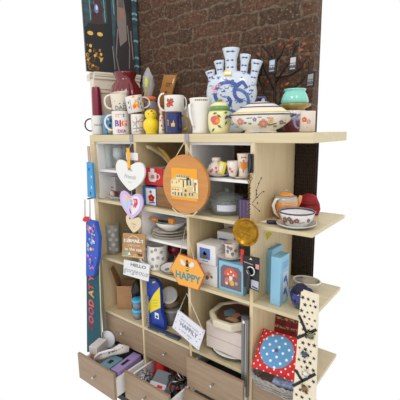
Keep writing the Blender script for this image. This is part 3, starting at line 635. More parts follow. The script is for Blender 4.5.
# --- row 1, column 2
b = MB(); HY = M((216, 172, 66), .45, name='yellow_horn'); HC = M((200, 184, 150), .5)
Pn = [A(147, 145.6, .035), A(152, 147, .07), A(157, 149.5, .11), A(163, 154, .14), A(168, 160, .15), A(173, 169, .15)]
t = T('curved_horn', 'yellow and cream curved horn shaped strip hanging inside the second cube', 'horn', Pn[0])
Pl = [p-Pn[0] for p in Pn]
MB().tube([p+Vector((0, 0, -.004)) for p in Pl], [.012, .018, .022, .021, .018, .012], HC, 12, flat=.6).build('horn', t)
MB().tube([p+Vector((.008, -.006, .012)) for p in Pl[2:]], [.006, .013, .012, .009], HY, 12, flat=.7).build('yellow_edge', t)
t, W, h = carton('mug_box', 'open blue gift box holding a small white and red cup, under red mug box', 'box', 141.5, 156.5, .035, Z1, 187, .09, M((66, 116, 196), .5))
b = MB(); f = fr(W, h); b.flat(R4(.34, .05, .98, .93), f, PAPER); g = fr(W, h, -.0014); b.flower(.7, .42, .2, g, RED, ORG)
b.disc(.66, .75, .08, g, GRN, 8); b.stroke([(.55, .15), (.9, .2)], .05, g, DKB); b.build('print', t)
hbx = h
t2, W2, h2 = carton('brown_box', 'plain brown cardboard box behind the round town board', 'box', 157, 181, .03, Z1, 188, .1, M((150, 110, 72), .8, name='brown_card', var=.15, sc=(8, 8, 60)))
b = MB(); b.box((-W2/2, -.0012, h2*.56), (W2/2, -.0002, h2*.6), M((120, 86, 54), .8)); b.build('tape', t2)
zr = Z1+max(hbx, h2)+.002
t, W, h = carton('mug_box', 'red cardboard box printed with a white mug, on the blue gift box', 'box', 145, 163, .045, zr, 168, .1, M((206, 42, 48), .5), top=M((150, 140, 140), .6))
b = MB(); f = fr(W, h); WHT = M((236, 232, 228), .5)
b.flat([(.24, .3), (.32, .2), (.58, .2), (.66, .3), (.68, .74), (.22, .74)], f, WHT); b.flat(R4(.34, .74, .56, .96), f, WHT)
b.stroke([(.66, .66), (.8, .64), (.84, .5), (.78, .38), (.65, .36)], .05, f, WHT); g = fr(W, h, -.0014); b.flat([(.36, .38), (.56, .38), (.56, .56), (.5, .62), (.4, .6), (.36, .5)], g, M((206, 130, 110), .5)); b.build('print', t)
b = MB(); f = sd(W, .1, h); b.flat(R4(.04, .04, .96, .96), f, M((196, 196, 206), .5)); b.build('side_panel', t)
# --- row 1, column 3
zi = -.194; ROSE = M((206, 128, 130), .4)
def china(px, Y, z, ptop, w, label, prof, cat='cup', name='teacup', m=None):
    X, k, h, r = spot(px, Y, z, ptop, w); t = T(name, label, cat, (X, Y, z+EPS), crz(X, Y)); P = [(a*r, c*h) for a, c in prof]
    MB().lathe(P, m or M((230, 218, 208), .2, coat=.4), 36, cap=False).build('body', t); return t, r, h, P
SAU = [(0, 0), (.5, 0), (.55, .3), (1, 1), (.97, 1), (.5, .5), (0, .45)]
X, k, h, r = spot(219, .07, zi, 172.5, 27); 
o = tag(MB().lathe([(a*r, c*.014) for a, c in SAU], CER, 40, cap=False).build('saucer', None, loc=(X, .07, zi+EPS)), 'white saucer under the small floral teapot on the insert shelf', 'saucer')
t, r, h, P = china(216.5, .07, zi+.009, 157.5, 19, 'small pink floral teapot with yellow price tag on a white saucer', [(0, 0), (.8, 0), (.95, .12), (1, .25), (.82, .5), (.52, .68), (.44, .74), (.5, .78), (.5, .92), (.4, 1), (0, 1)], 'teapot', 'floral_teapot')
f = wrap(P[:10], 0, .001); b = MB()
for x, z in ((-.02, .3), (-.002, .42), (-.028, .22), (.0, .2), (.012, .34)): b.flower(x, h*z, .007, f, ROSE, M((150, 70, 90), .4))
b.build('print', t)
b = MB(); X_ = Matrix.Translation((.024, -r*.92, h*.42)) @ Matrix.Rotation(.3, 4, 'Y'); b.box((-.017, -.001, -.028), (.017, .001, .028), M((240, 214, 40), .5), X_); b.box((-.01, -.0016, -.02), (.004, -.0009, .02), PAPER, X_); q = b.build('price_tag', t)
MB().tube([(r*.7, -.012, h*.5), (r*1.15, -.02, h*.42), (r*1.4, -.02, h*.15)], .003, M((40, 44, 60), .4)).build('handle', t)
X, k, h, r = spot(241.5, .06, zi, 176, 24)
tag(MB().lathe([(a*r, c*.012) for a, c in SAU], M((232, 222, 206), .2, coat=.4), 40, cap=False).build('saucer', None, loc=(X, .06, zi+EPS)), 'cream saucer under the cup and tall crested jug', 'saucer')
t, r, h, P = china(232.8, .05, zi+.008, 161, 12, 'white floral teacup beside the crested jug', [(0, 0), (.6, 0), (.62, .06), (.85, .4), (1, 1), (.94, 1), (.75, .35), (0, .12)])
b = MB(); f = wrap(P[:5], 0, .001); b.flower(-.014, h*.5, .007, f, ROSE, PUR); b.flower(-.004, h*.34, .006, f, ROSE, PUR); b.build('print', t)
t, r, h, P = china(243.5, .065, zi+.008, 153.5, 13, 'tall cream jug with an orange crest in the right of the insert', [(0, 0), (.7, 0), (.74, .05), (.7, .15), (.85, .5), (1, .95), (1.04, 1), (.96, 1), (.7, .3), (0, .1)], 'jug', 'crested_jug', M((232, 214, 196), .2, coat=.4))
b = MB(); f = wrap(P[:7], 0, .001); g = wrap(P[:7], 0, .0018); e = wrap(P[:7], 0, .0025)
b.flat([(-.001, h*.18), (.02, h*.4), (.02, h*.66), (.0, h*.74), (-.018, h*.66), (-.02, h*.4)], f, M((126, 116, 130), .4))
b.flat([(0, h*.25), (.014, h*.42), (.014, h*.62), (0, h*.68), (-.012, h*.62), (-.014, h*.42)], g, M((222, 132, 40), .4)); b.flat([(-.012, h*.8), (.012, h*.8), (.009, h*.88), (0, h*.84), (-.009, h*.88)], f, M((160, 90, 50), .4)); b.build('crest', t)
# glass casserole
X, k, h, r = spot(226.5, .11, Z1, 188, 34)
t = T('glass_casserole', 'round lidded glass casserole with a blank white label', 'casserole', (X, .11, Z1+EPS), crz(X, .11))
GL = M((176, 186, 182), .05, coat=.8, name='smoky_green_glass', alpha=.27)
GP = [(0, 0), (.7*r, 0), (.92*r, h*.12), (r, h*.4), (r*.98, h*.58)]
MB().lathe(GP+[(r*.95, h*.58), (.9*r, h*.2), (.6*r, h*.06), (0, h*.06)], GL, 40, cap=False).build('bowl', t)
l = MB().lathe([(1.03*r, h*.59), (1.03*r, h*.63), (.8*r, h*.74), (.4*r, h*.84), (.1*r, h*.86), (.16*r, h*.93), (.16*r, h*.98), (0, h)], GL, 40).build('lid', t)
for a in (0, 1): MB().box((-.02, -.012, h*.5), (.02, .012, h*.56), GL, Matrix.Rotation(PI*a, 4, 'Z') @ Matrix.Translation((r*1.04, 0, 0))).build('lug', t, .003)
b = MB(); f = wrap(GP, 0, .001)
V = [(-.045+.09*i/8, z) for i in range(9) for z in (h*.2, h*.44)]
b.add([f(*p) for p in V], [(2*i, 2*i+2, 2*i+3, 2*i+1) for i in range(8)], M((214, 218, 232), .6)); b.build('label', t)
t, W, h = carton('purple_glass', 'square dark purple glass jar beside the glass casserole', 'jar', 238.5, 249.5, .04, Z1, 200, .06, M((62, 36, 84), .1, coat=.6, name='purple_glass'))
b = MB(); f = fr(W, h)
for u in (.2, .5, .8): b.stroke([(u, .06), (u, .9)], .06, f, M((120, 92, 150), .2))
b.build('facets', t)
# --- row 1, column 4
Y = .18; X, k, h, r = spot(285.5, Y, Z1, 189.5, 24)
t = T('orange_teapot', 'orange teapot with silver grey collar and a white loop handle', 'teapot', (X, Y, Z1+EPS), crz(X, Y))
OT = M((224, 150, 74), .2, coat=.5, name='orange_glaze'); SG = M((186, 180, 168), .25, .2)
MB().lathe([(0, 0), (.7*r, 0), (.78*r, h*.05), (.96*r, h*.3), (r, h*.5), (.98*r, h*.6)], OT, 40).build('body', t)
MB().lathe([(.985*r, h*.595), (.97*r, h*.68), (.86*r, h*.76), (.62*r, h*.8), (.6*r, h*.78)], SG, 40, cap=False).build('collar', t)
l = MB().lathe([(.62*r, h*.79), (.6*r, h*.83), (.4*r, h*.9), (.16*r, h*.93), (0, h*.93)], OT, 32).build('lid', t)
MB().lathe([(.1*r, h*.925), (.18*r, h*.96), (.12*r, h), (0, h*1.01)], SG, 14).build('knob', l)
MB().tube([(-.55*r, -.75*r, h*.72), (-.8*r, -.85*r, h*.7), (-1.0*r, -.9*r, h*.5), (-.85*r, -.9*r, h*.25), (-.55*r, -.78*r, h*.1)], [.005, .007, .007, .006, .004], CER, 10).build('handle', t)
MB().tube([(.8*r, 0, h*.4), (1.05*r, 0, h*.6), (1.15*r, -.01, h*.8)], [.014, .01, .007], OT, 10).build('spout', t)
Y = .055; X, k, h, r = spot(295, Y, Z1, 224, 40)
t = T('glass_plate', 'pale frosted glass plate on the shelf beneath the navy rimmed bowl', 'plate', (X, Y+.01, Z1+EPS))
MB().lathe([(0, 0), (.6*r, 0), (r*.95, .012), (r, .018), (.96*r, .018), (.6*r, .006), (0, .006)], M((190, 192, 190), .15, coat=.5), 40, cap=False).build('dish', t)
zz = Z1+.008; X, k, h, r = spot(295.5, Y, zz, 211.5, 36)
t = T('rimmed_bowl', 'white bowl with navy rim and brown floral sprays, on the glass plate', 'bowl', (X, Y+.01, zz+EPS), crz(X, Y))
BPf = [(0, 0), (.62*r, 0), (.64*r, h*.08), (.84*r, h*.4), (.96*r, h*.85), (r, h)]
MB().lathe(BPf+[(.97*r, h), (.8*r, h*.4), (.5*r, h*.1), (0, h*.1)], CER, 48, mod=lambda a, z: 1+.012*math.cos(12*a), cap=False).build('body', t)
MB().lathe([(1.0*r, h*.93), (1.02*r, h*1.0), (.985*r, h*1.03), (.93*r, h*.9), (.935*r, h*.8)], NAVY, 48, mod=lambda a, z: 1+.012*math.cos(12*a), cap=False).build('rim', t)
b = MB(); f = wrap(BPf, 0, .002); BRN = M((120, 74, 78), .4)
for x, z, q in ((-.05, .5, .012), (-.03, .62, .009), (-.02, .42, .01), (-.06, .3, .008), (.0, .52, .01), (.05, .5, .008)): b.flower(x, h*z, q, f, BRN, M((170, 140, 90), .4))
b.stroke([(-.07, h*.4), (-.03, h*.5), (.01, h*.36), (.03, h*.4)], .003, f, M((150, 130, 100), .4)); b.build('print', t)
p0 = A(263.5, 221.5, .045); L = Vector((.075, .02, 0))
t = T('pen', 'black marker pen with white tip lying beside the orange teapot', 'pen', (p0.x, .03, Z1+.0095))
MB().tube([(.02, .006, 0), (.03, .01, 0), (.058, .02, 0)], [.006, .009, .009], M((26, 30, 66), .3), 12).build('barrel', t)
MB().tube([(-.005, 0, 0), (.02, .006, 0)], [.002, .006], M((214, 210, 204), .4), 10).build('tip', t)
X, k, h, r = spot(308.5, .3, Z1, 194, 22)
t = T('red_pouch', 'red cloth pouch at the back right behind the rimmed bowl', 'pouch', (X, .3, Z1+EPS)); RD = M((172, 26, 36), .7, name='red_cloth', var=.25, sc=(30, 30, 30))
MB().lathe([(0, 0), (.8*r, 0), (r, h*.3), (.95*r, h*.6), (.7*r, h*.88), (.3*r, h), (0, h)], RD, 28, sy=.6, mod=lambda a, z: 1+.08*math.sin(5*a+z*50)).build('body', t)
MB().tube([(-r*.9, -r*.5, h*.62), (0, -r*.66, h*.56), (r*.9, -r*.5, h*.66)], .006, M((120, 16, 26), .6)).build('seam', t)
# --- row 2, column 1
FG = M((176, 176, 174), .25, coat=.4, name='frosted_glass', alpha=.7)
X, k, h, r = spot(114, .085, Z2, 224, 15)
t = T('frosted_vase', 'tall frosted grey glass vase with flower etching standing left of the wooden plaque', 'vase', (X, .085, Z2+EPS), crz(X, .085))
VP = [(0, 0), (.86*r, 0), (.9*r, .01), (r, h*.98), (r, h)]
MB().lathe(VP+[(.93*r, h), (.84*r, .012), (0, .012)], FG, 36, cap=False).build('body', t)
b = MB(); f = wrap(VP, 0, .001); FL = M((206, 204, 198), .5)
for x, z in ((-.025, .2), (.0, .34), (.02, .16), (-.02, .52), (.022, .5), (.0, .68), (-.022, .8), (.02, .84)): b.flower(x, z*h, .01, f, FL, M((150, 150, 150), .5))
b.build('etching', t)
glass('small clear glass jar with silver rim behind the wooden plaque', 127, .22, Z2, 228, 12, TUMB, None, 'glass_jar', M((190, 194, 200), .1, coat=.6, alpha=.55), 'jar')
# --- row 2, column 2 (insert)
zi = -.546
def plate(label, px, Y, z, w, hh, m, rim=None, group=None, sy=1):
    X = BX(px, Y, z); r = w*DS(X, Y, z)/2
    t = T('plate', label, 'plate', (X, Y, z+.0004), 0, group)
    MB().lathe([(0, 0), (.55*r, 0), (.6*r, hh*.3), (r, hh), (.985*r, hh), (.58*r, hh*.5), (0, hh*.4)], m, 44, sy=sy, cap=False).build('dish', t)
    if rim: MB().tube([(.992*r*math.cos(a*PI/24), .992*r*sy*math.sin(a*PI/24), hh) for a in range(48)], 0.001, rim, 6, True).build('rim', t)
    return X, r
RM = M((184, 168, 136), .3)
X, r = plate('largest cream plate with brown rim at the bottom of the insert stack', 172, .13, zi, 41, .012, CER, RM, 'stacked cream plates')
plate('cream plate with brown rim second from bottom of the insert stack', 171.5, .13, zi+.0095, 38, .013, CER, RM, 'stacked cream plates')
plate('cream plate with brown rim directly under the white serving bowl', 170.5, .13, zi+.019, 35, .014, CER, RM, 'stacked cream plates')
zb = zi+.0275; X, k, h, r = spot(171, .135, zb, 223, 32)
t = T('serving_bowl', 'wide white serving bowl on the plate stack, orange brush across it', 'bowl', (X, .135, zb+EPS)); h = .05
MB().lathe([(0, 0), (.45*r, 0), (.5*r, .004), (.85*r, h*.55), (r, h), (.97*r, h), (.8*r, h*.55), (.4*r, .008), (0, .008)], CER, 44, cap=False).build('body', t)
tag(MB().lathe([(0, 0), (.9, 0), (1, .06), (.9, .12), (0, .12)], CER, 40, X=Matrix.Translation((X, .29, zi+.108)) @ Matrix.Rotation(PI/2-.25, 4, 'X') @ Matrix.Diagonal((.1, .1, .1, 1))).build('oval_dish'), 'white oval dish propped upright behind the serving bowl', 'dish')
q0, q1 = A(149.5, 223, .05), A(177, 224, .1); zt = zb+h+.009
t = T('pastry_brush', 'black brush with orange handle and orange head across the white bowl', 'brush', (X, .08, zt), -.05)
b = MB().tube([(-.105, -.02, .006), (-.07, -.012, .003), (-.035, -.006, 0)], [.006, .009, .007], M((238, 150, 36), .4), 10); b.build('handle', t)
MB().tube([(-.04, -.006, 0), (.0, 0, -.001), (.045, .004, .002)], [.006, .007, .006], BLACK, 10).build('shaft', t)
MB().box((.04, -.006, -.006), (.075, .014, .022), M((226, 138, 40), .6)).build('head', t, .003)
# below: printed mug, red goblet, shallow dish
t, r, h, f, P = mug('white mug with rings of grey flowers on the shelf below the plates', 157.8, .06, 244.5, 20.5, z=Z2, hand=185, out=.45, foot=.95, hw=.005)
b = MB(); GF = M((110, 116, 112), .5)
for x, z in ((-.03, .82), (-.008, .9), (.022, .78), (-.026, .5), (.002, .56), (.03, .5), (-.03, .18), (-.006, .22), (.02, .2)):
    z *= h; b.tube([f(x+.007*math.cos(a*PI/5), z+.007*math.sin(a*PI/5)) for a in range(10)], .0016, GF, 5, True); b.disc(x, z, .003, f, GRN, 7)
b.build('print', t)
RG = M((128, 20, 42), .1, coat=.6, name='red_glass')
X, k, h, r = spot(175, .16, Z2, 244, 14)
t = T('red_goblet', 'dark red glass goblet with clear stem behind the bee sign', 'goblet', (X, .16, Z2+EPS))
MB().lathe([(0, 0), (.7*r, 0), (.68*r, .004), (.12*r, .012), (.1*r, h*.36), (.2*r, h*.42)], M((205, 205, 210), .1, coat=.6), 24, cap=False).build('stem', t)
MB().lathe([(.15*r, h*.41), (.8*r, h*.52), (r, h*.75), (.9*r, h), (.84*r, h), (.7*r, h*.6), (0, h*.5)], RG, 24, cap=False).build('bowl', t)
X, k, h, r = spot(170, .04, Z2, 268, 21)
t = T('patterned_dish', 'shallow white dish with navy edge and yellow mark at the front of the shelf', 'dish', (X, .045, Z2+.012), 0, rot=(.28, 0, .2)); h = .022
MB().lathe([(0, 0), (.6*r, 0), (r, h), (.97*r, h), (.6*r, .005), (0, .005)], CER, 36, sy=.8, cap=False).build('body', t)
MB().tube([(r*math.cos(a*PI/20), .8*r*math.sin(a*PI/20), h) for a in range(40)], .0022, M((92, 98, 112), .4), 6, True).build('rim', t)
b = MB(); fl_ = lambda x, z: Vector((x, z, .0062)); b.disc(.012, -.01, .009, fl_, YEL, 8, 1.5); b.flower(-.02, .0, .012, fl_, M((120, 124, 130), .5), YEL); b.build('print', t)
# --- row 2, column 3
WB = M((230, 230, 230), .6)
tB, W, h = carton('ornament_box', 'tall white box at the back with narrow dark picture, under the brass plate', 'box', 224, 241, .26, Z2, 222, .1, WB, group='white ornament boxes')
b = MB(); f = fr(W, h); b.flat(R4(.3, .78, .75, .9), f, M((52, 56, 60), .6)); b.flat(R4(.35, .68, .7, .71), f, M((120, 120, 140), .6)); b.build('print', tB)
tB, W, h = carton('ornament_box', 'white box with plain blue picture strip, behind the house picture box', 'box', 217.5, 234, .15, Z2, 232.5, .09, WB, group='white ornament boxes')
b = MB(); f = fr(W, h); b.flat(R4(.12, .1, .9, .86), f, M((74, 104, 178), .6)); b.build('print', tB)
tB, W, h = carton('ornament_box', 'white box with small ball picture, at the bottom under house picture box', 'box', 201, 217, .035, Z2, 265, .1, M((226, 226, 222), .6), group='white ornament boxes')
b = MB(); f = fr(W, h); b.flower(.5, .5, .2, f, M((216, 206, 190), .5), M((226, 156, 60), .5)); b.disc(.38, .34, .1, f, M((150, 156, 110), .5)); b.disc(.68, .44, .07, f, M((120, 120, 160), .5)); b.build('print', tB)
z2 = Z2+h+.002
tB, W, h = carton('ornament_box', 'white box with blue picture of a small house, stacked on another box', 'box', 197, 215.5, .03, z2, 245, .11, WB, group='white ornament boxes')
b = MB(); f = fr(W, h); g = fr(W, h, -.0014); b.flat(R4(.16, .26, .72, .82), f, M((86, 116, 190), .6)); b.flat([(.3, .3), (.58, .3), (.58, .5), (.44, .7), (.3, .5)], g, M((96, 104, 84), .6)); b.disc(.44, .55, .1, g, M((190, 180, 150), .6)); b.stroke([(.3, .16), (.6, .16)], .04, f, M((120, 120, 150), .6)); b.build('print', tB)
b = MB(); f = sd(W, .11, h); b.flat(R4(.2, .75, .5, .8), f, M((190, 190, 190), .6)); b.build('side_print', tB)
SKY = M((140, 192, 220), .5, name='pale_blue_card')
tB, W, h = carton('mushroom_box', 'pale blue window box holding red mushroom ornament', 'box', 219, 243, .03, Z2, 263.5, .12, SKY)
b = MB(); f = fr(W, h); g = fr(W, h, -.0014); e = fr(W, h, -.002); b.flat([(.08, .12), (.93, .12), (.93, .78), (.8, .9), (.2, .9), (.08, .78)], f, M((116, 100, 112), .6))
RO = M((222, 92, 60), .5)
b.flat([(.22, .56), (.78, .56), (.75, .7), (.6, .83), (.4, .83), (.25, .7)], g, RO); b.flat(R4(.44, .36, .58, .56), g, CREAM)
for u, v in ((.4, .62), (.52, .72), (.62, .62)): b.disc(u, v, .035, e, PAPER, 8)
b.flat([(.24, .34), (.48, .34), (.42, .5), (.3, .5)], e, M((214, 110, 100), .5)); b.disc(.56, .34, .1, e, M((226, 170, 60), .5)); b.disc(.74, .36, .06, e, M((200, 160, 120), .5)); b.disc(.34, .3, .06, e, CREAM); b.build('picture', tB)
zc = Z2+h+.002
X, k, hh, r = spot(231, .085, zc, 259, 26)
tag(MB().lathe([(a*r, c*.014) for a, c in SAU], M((226, 218, 206), .2, coat=.4), 40, cap=False).build('saucer', None, loc=(X, .085, zc+EPS)), 'cream saucer with dark edge on top of the mushroom box', 'saucer')
t, r, h, P = china(232, .085, zc+.009, 242.5, 17, 'white teacup with dark sprigs standing on top of the mushroom box', [(0, 0), (.85, 0), (.9, .06), (.8, .2), (.84, .8), (1, 1), (.94, 1), (.78, .8), (0, .2)])
b = MB(); f = wrap(P[:6], 0, .001)
for x, z in ((-.022, .5), (-.006, .7), (.002, .34), (.018, .55), (-.02, .8)): b.flower(x, z*h, .008, f, M((120, 116, 124), .5), ROSE); b.stroke([(x, z*h-.012), (x+.002, z*h)], .002, f, GRN)
b.build('print', t)
# --- row 2, column 4: dolphin boxes
def dolphin(px0, px1, Y, pt, dep, label, art):
    t, W, h = carton('dolphin_box', label, 'box', px0, px1, Y, Z2, pt, dep, SKY, group='tall pale blue dolphin boxes', top=M((120, 170, 205), .5), rz=0)
    if art:
        b = MB(); f = sd(W, dep, h); g = lambda u, v: f(u, v)+Vector((.0006, 0, 0)); BL = M((52, 104, 180), .5); 
        b.flat(R4(.3, .06, .86, .66), f, M((196, 206, 216), .5))
        for v0 in (.44, .18):
            b.flat([(.36, v0+.06), (.5, v0+.14), (.68, v0+.12), (.8, v0+.02), (.82, v0-.06), (.7, v0), (.6, v0+.03), (.5, v0+.02), (.42, v0+.0)], g, BL); b.flat([(.58, v0+.12), (.66, v0+.18), (.68, v0+.1)], g, BL); b.flat([(.76, v0-.02), (.9, v0-.05), (.84, v0-.1), (.78, v0-.12)], g, BL)
        for v0 in (.76, .81, .86): b.stroke([(.25, v0), (.85, v0+.01)], .018, f, M((84, 140, 196), .5))
        b.build('picture', t)
dolphin(262.5, 271, .125, 249.5, .11, 'tall pale blue box with plain front, left of the dolphin picture box', False)
dolphin(270, 279.5, .035, 257.5, .085, 'tall pale blue box with two leaping dolphins on its side', True)
MBt = MB(); q0, q1 = A(263.5, 239, .12), A(268.5, 232, .12)
tag(MBt.prism([(q0.x, q0.z), (q0.x+.02, q0.z), (q1.x+.022, q1.z), (q1.x, q1.z)], .118, .12, M((206, 200, 40), .5)).build('yellow_tape'), 'scrap of yellow tape hanging under the shelf by the dolphin boxes', 'tape')
X, k, h, r = spot(305, .24, Z2, 268, 28)
t = T('newspaper_bowl', 'large shallow cream dish with dark mottled print, behind the blue bowl', 'bowl', (X, .255, Z2+EPS)); h = .05
MB().lathe([(0, 0), (.5*r, 0), (.95*r, h*.7), (r, h), (.93*r, h), (.5*r, h*.3), (0, h*.25)], M((196, 186, 170), .5, var=.5, sc=(18, 18, 18), p0=.35, p1=.5), 40, sy=.75, cap=False).build('body', t)
MB().tube([(r*.97*math.cos(a*PI/20), .75*r*.97*math.sin(a*PI/20), h) for a in range(40)], .004, CREAM, 6, True).build('rim', t)
X, k, h, r = spot(300.5, .085, Z2, 292, 23)
t = T('blue_bowl', 'dark blue glass bowl filled with dark crumpled cloth', 'bowl', (X, .085, Z2+EPS)); h = .075
MB().lathe([(0, 0), (.5*r, 0), (.85*r, h*.4), (r, h), (.95*r, h), (.5*r, h*.12), (0, h*.12)], M((22, 40, 112), .1, coat=.7, name='blue_glass'), 36, cap=False).build('body', t)
tag(MB().lathe([(0, 0), (.6*r, 0), (.84*r, .03), (.78*r, .06), (.4*r, .085), (0, .095)], M((52, 50, 76), .9, var=.5, sc=(50, 50, 50), name='dark_cloth'), 36, mod=lambda a, z: 1+.12*math.sin(4*a+z*90)+.07*math.sin(9*a-z*60)).build('crumpled_cloth', None, loc=(X, .085, Z2+.014)), 'dark violet crumpled cloth heaped in the blue bowl', 'cloth')
# --- row 3, column 1: cardboard box, tubs
W = .094; h = .152; D = .1; cx_ = BX(124.5, .075, Z3+.07)
t = T('open_carton', 'open tan cardboard box with one raised flap', 'box', (cx_, .075, Z3+EPS), .62)
b = MB()
b.box((-W/2, 0, 0), (W/2, .003, h), CARD); b.box((-W/2, D-.003, 0), (W/2, D, h), CARD); b.box((W/2-.003, .003, 0), (W/2, D-.003, h), CARD); b.box((-W/2, .003, 0), (-W/2+.003, D-.003, h), CARD); b.box((-W/2, 0, 0), (W/2, D, .003), CARD); b.build('box_body', t, .0006)
X_ = Matrix.Translation((-W/2, 0, h)) @ Matrix.Rotation(-.28, 4, 'Y'); MB().box((-.0015, 0, 0), (.0015, D, .115), CARD, X_).build('side_flap', t, .0005)
X_ = Matrix.Translation((W/2, 0, h)) @ Matrix.Rotation(2.2, 4, 'Y'); MB().box((-.0015, 0, 0), (.0015, D, .05), CARD, X_).build('folded_flap', t, .0005)
X, k, h, r = spot(111.5, .22, Z3, 292, 9)
tag(MB().lathe([(0, 0), (.02, 0), (.026, .02), (.024, .05), (.01, .065), (0, .065)], M((210, 96, 50), .4), 20).build('orange_pot', None, loc=(X+.0, .25, Z3+EPS)), 'small orange pot in the gap behind the tan cardboard box', 'pot')
X, k, h, r = spot(138.2, .05, Z3, 302, 11); BT = M((70, 184, 236), .35, coat=.3); GT = M((120, 134, 150), .2, coat=.4)
z_ = Z3
for i, lb in enumerate(('bottom plastic tub with bright blue lid beside the divider', 'upper plastic tub with bright blue lid, stacked on another')):
    t = T('plastic_tub', lb, 'tub', (X, .05, z_+EPS), 0, 'stacked blue lidded tubs'); hh = .06
    MB().lathe([(0, 0), (.8*r, 0), (.92*r, hh*.75)], GT, 32).build('tub', t); MB().lathe([(.94*r, hh*.74), (1.02*r, hh*.76), (1.02*r, hh*.97), (.9*r, hh), (0, hh)], BT, 32).build('lid', t); z_ += hh+.002
X, k, h, r = spot(138, .085, z_, 280, 12)
tag(MB().lathe([(0, 0), (.6*r, 0), (r, h*.3), (.8*r, h*.7), (.3*r, h), (0, h)], M((26, 27, 32), .35, name='black_plastic', var=.5, sc=(60, 60, 60)), 28, mod=lambda a, z: 1+.16*math.sin(3*a+z*60)+.08*math.sin(8*a-z*90)).build('black_bag', None, loc=(X, .085, z_+EPS)), 'crumpled black plastic bag on top of the blue lidded tubs', 'bag')
# --- row 3, column 2: blue and yellow pack, jars, tray
c = [(143.5, 280), (158.5, 274), (163, 318), (146.5, 325)]
X0 = .3525; X1 = BX(162, .03, Z3); W = X1-X0; h = ZT(277, X0, .03)-Z3
BLU = M((24, 62, 158), .45, name='blue_pack'); YL = M((236, 214, 40), .45)
t = T('tool_pack', 'blue and yellow cardboard pack standing against the divider', 'pack', ((X0+X1)/2, .035, Z3+EPS), .0)
O = [(-W/2, 0), (W*.62, 0), (W*.62, h*.18), (W/2, h*.3), (W*.42, h*.38), (W*.42, h*.72), (W*.36, h*.92), (W*.1, h), (-W/2, h*.98)]
MB().prism(O, 0, .022, BLU).build('pack_body', t, .001); f = fr(W, h); g = fr(W, h, -.0014)
b = MB(); b.flat([(.02, .34), (.02, .42), (.5, .7), (.92, .88), (.92, .46), (.3, .3), (.2, .26)], f, YL)
b.flat(R4(.5, .2, .78, .32), g, PAPER); b.flat(R4(.56, .22, .72, .27), fr(W, h, -.002), BLU)
for v in (.56, .5, .44): b.stroke([(.42, v), (.7, v+.03)], .008, g, M((120, 130, 90), .5))
b.stroke([(.42, .92), (.6, .95)], .03, f, YL); b.build('print', t)
t = T('chain_strip', 'silver metal chain strip hanging on the left edge of the blue pack', 'chain', (X0-.0, .018, Z3+.002)); b = MB()
for i in range(14): b.tube([(.012+.010*math.cos(a*PI/4), (.004 if i % 2 else 0), .012+i*.0125+.008*math.sin(a*PI/4)) for a in range(8)], .0022, CHROME, 5, True)
b.build('links', t)
# glass jars
def jar(px, Y, z, pt, w, label, lid, glassm, group=None):
    X, k, h, r = spot(px, Y, z, pt, w); t = T('storage_jar', label, 'jar', (X, Y, z+EPS), 0, group)
    MB().lathe([(0, 0), (.85*r, 0), (.95*r, h*.06), (r, h*.4), (.9*r, h*.75), (.8*r, h*.82), (.8*r, h*.86)], glassm, 32, cap=False).build('jar_body', t)
    MB().lathe([(.86*r, h*.84), (.88*r, h*.86), (.88*r, h*.98), (.8*r, h), (0, h)], lid, 32).build('lid', t); return X, z+h, r
SM = M((128, 124, 120), .12, coat=.5, name='grey_glass', alpha=.7)
X, zz, r = jar(173, .145, Z3, 307, 23, 'grey glass storage jar at the bottom, behind the tilted white tag', M((150, 150, 152), .2, coat=.4), SM)
t = T('woven_bowl', 'small woven tan bowl on the grey jar below the bee sign', 'bowl', (X-.012, .14, zz+.001)); h = .045; r = .055
MB().lathe([(0, 0), (.6*r, 0), (.98*r, h*.6), (r, h), (.9*r, h), (.55*r, h*.2), (0, h*.15)], M((152, 134, 106), .8, var=.35, sc=(60, 60, 160), name='woven_straw'), 36, cap=False).build('body', t)
MB().tube([(r*.97*math.cos(a*PI/16), r*.97*math.sin(a*PI/16), h) for a in range(32)], .004, M((136, 116, 88), .8), 6, True).build('rim', t)
tag(MB().lathe([(0, 0), (.9, 0), (1, .1), (1, .22), (.94, .3), (.8, .31), (.75, .26), (0, .24)], M((206, 206, 206), .35), 36, X=Matrix.Rotation(.55, 4, 'Y') @ Matrix.Rotation(.75, 4, 'X') @ Matrix.Diagonal((.05, .05, .05, 1))).build('jar_lid', None, loc=(X-.004, .125, zz+h+.034)), 'round white plastic jar lid tipped on the woven bowl', 'lid')
X0 = BX(152, .03, Z3); X1 = BX(181, .03, Z3)
t = T('plastic_tray', 'flat dark clear plastic tray on the shelf in front of the blue pack', 'tray', ((X0+X1)/2, -.0, Z3+EPS), .05); W = X1-X0
PT = M((72, 76, 88), .12, coat=.6, name='smoky_plastic', alpha=.85); b = MB(); b.box((-W/2, .0, 0), (W/2, .03, .012), PT); b.box((-W/2+.004, .004, .012), (W/2-.004, .026, .016), PT); b.build('tray', t, .003)
MB().box((-W*.1, -.0006, .003), (W*.1, .0, .009), M((150, 156, 170), .4)).build('label', t)
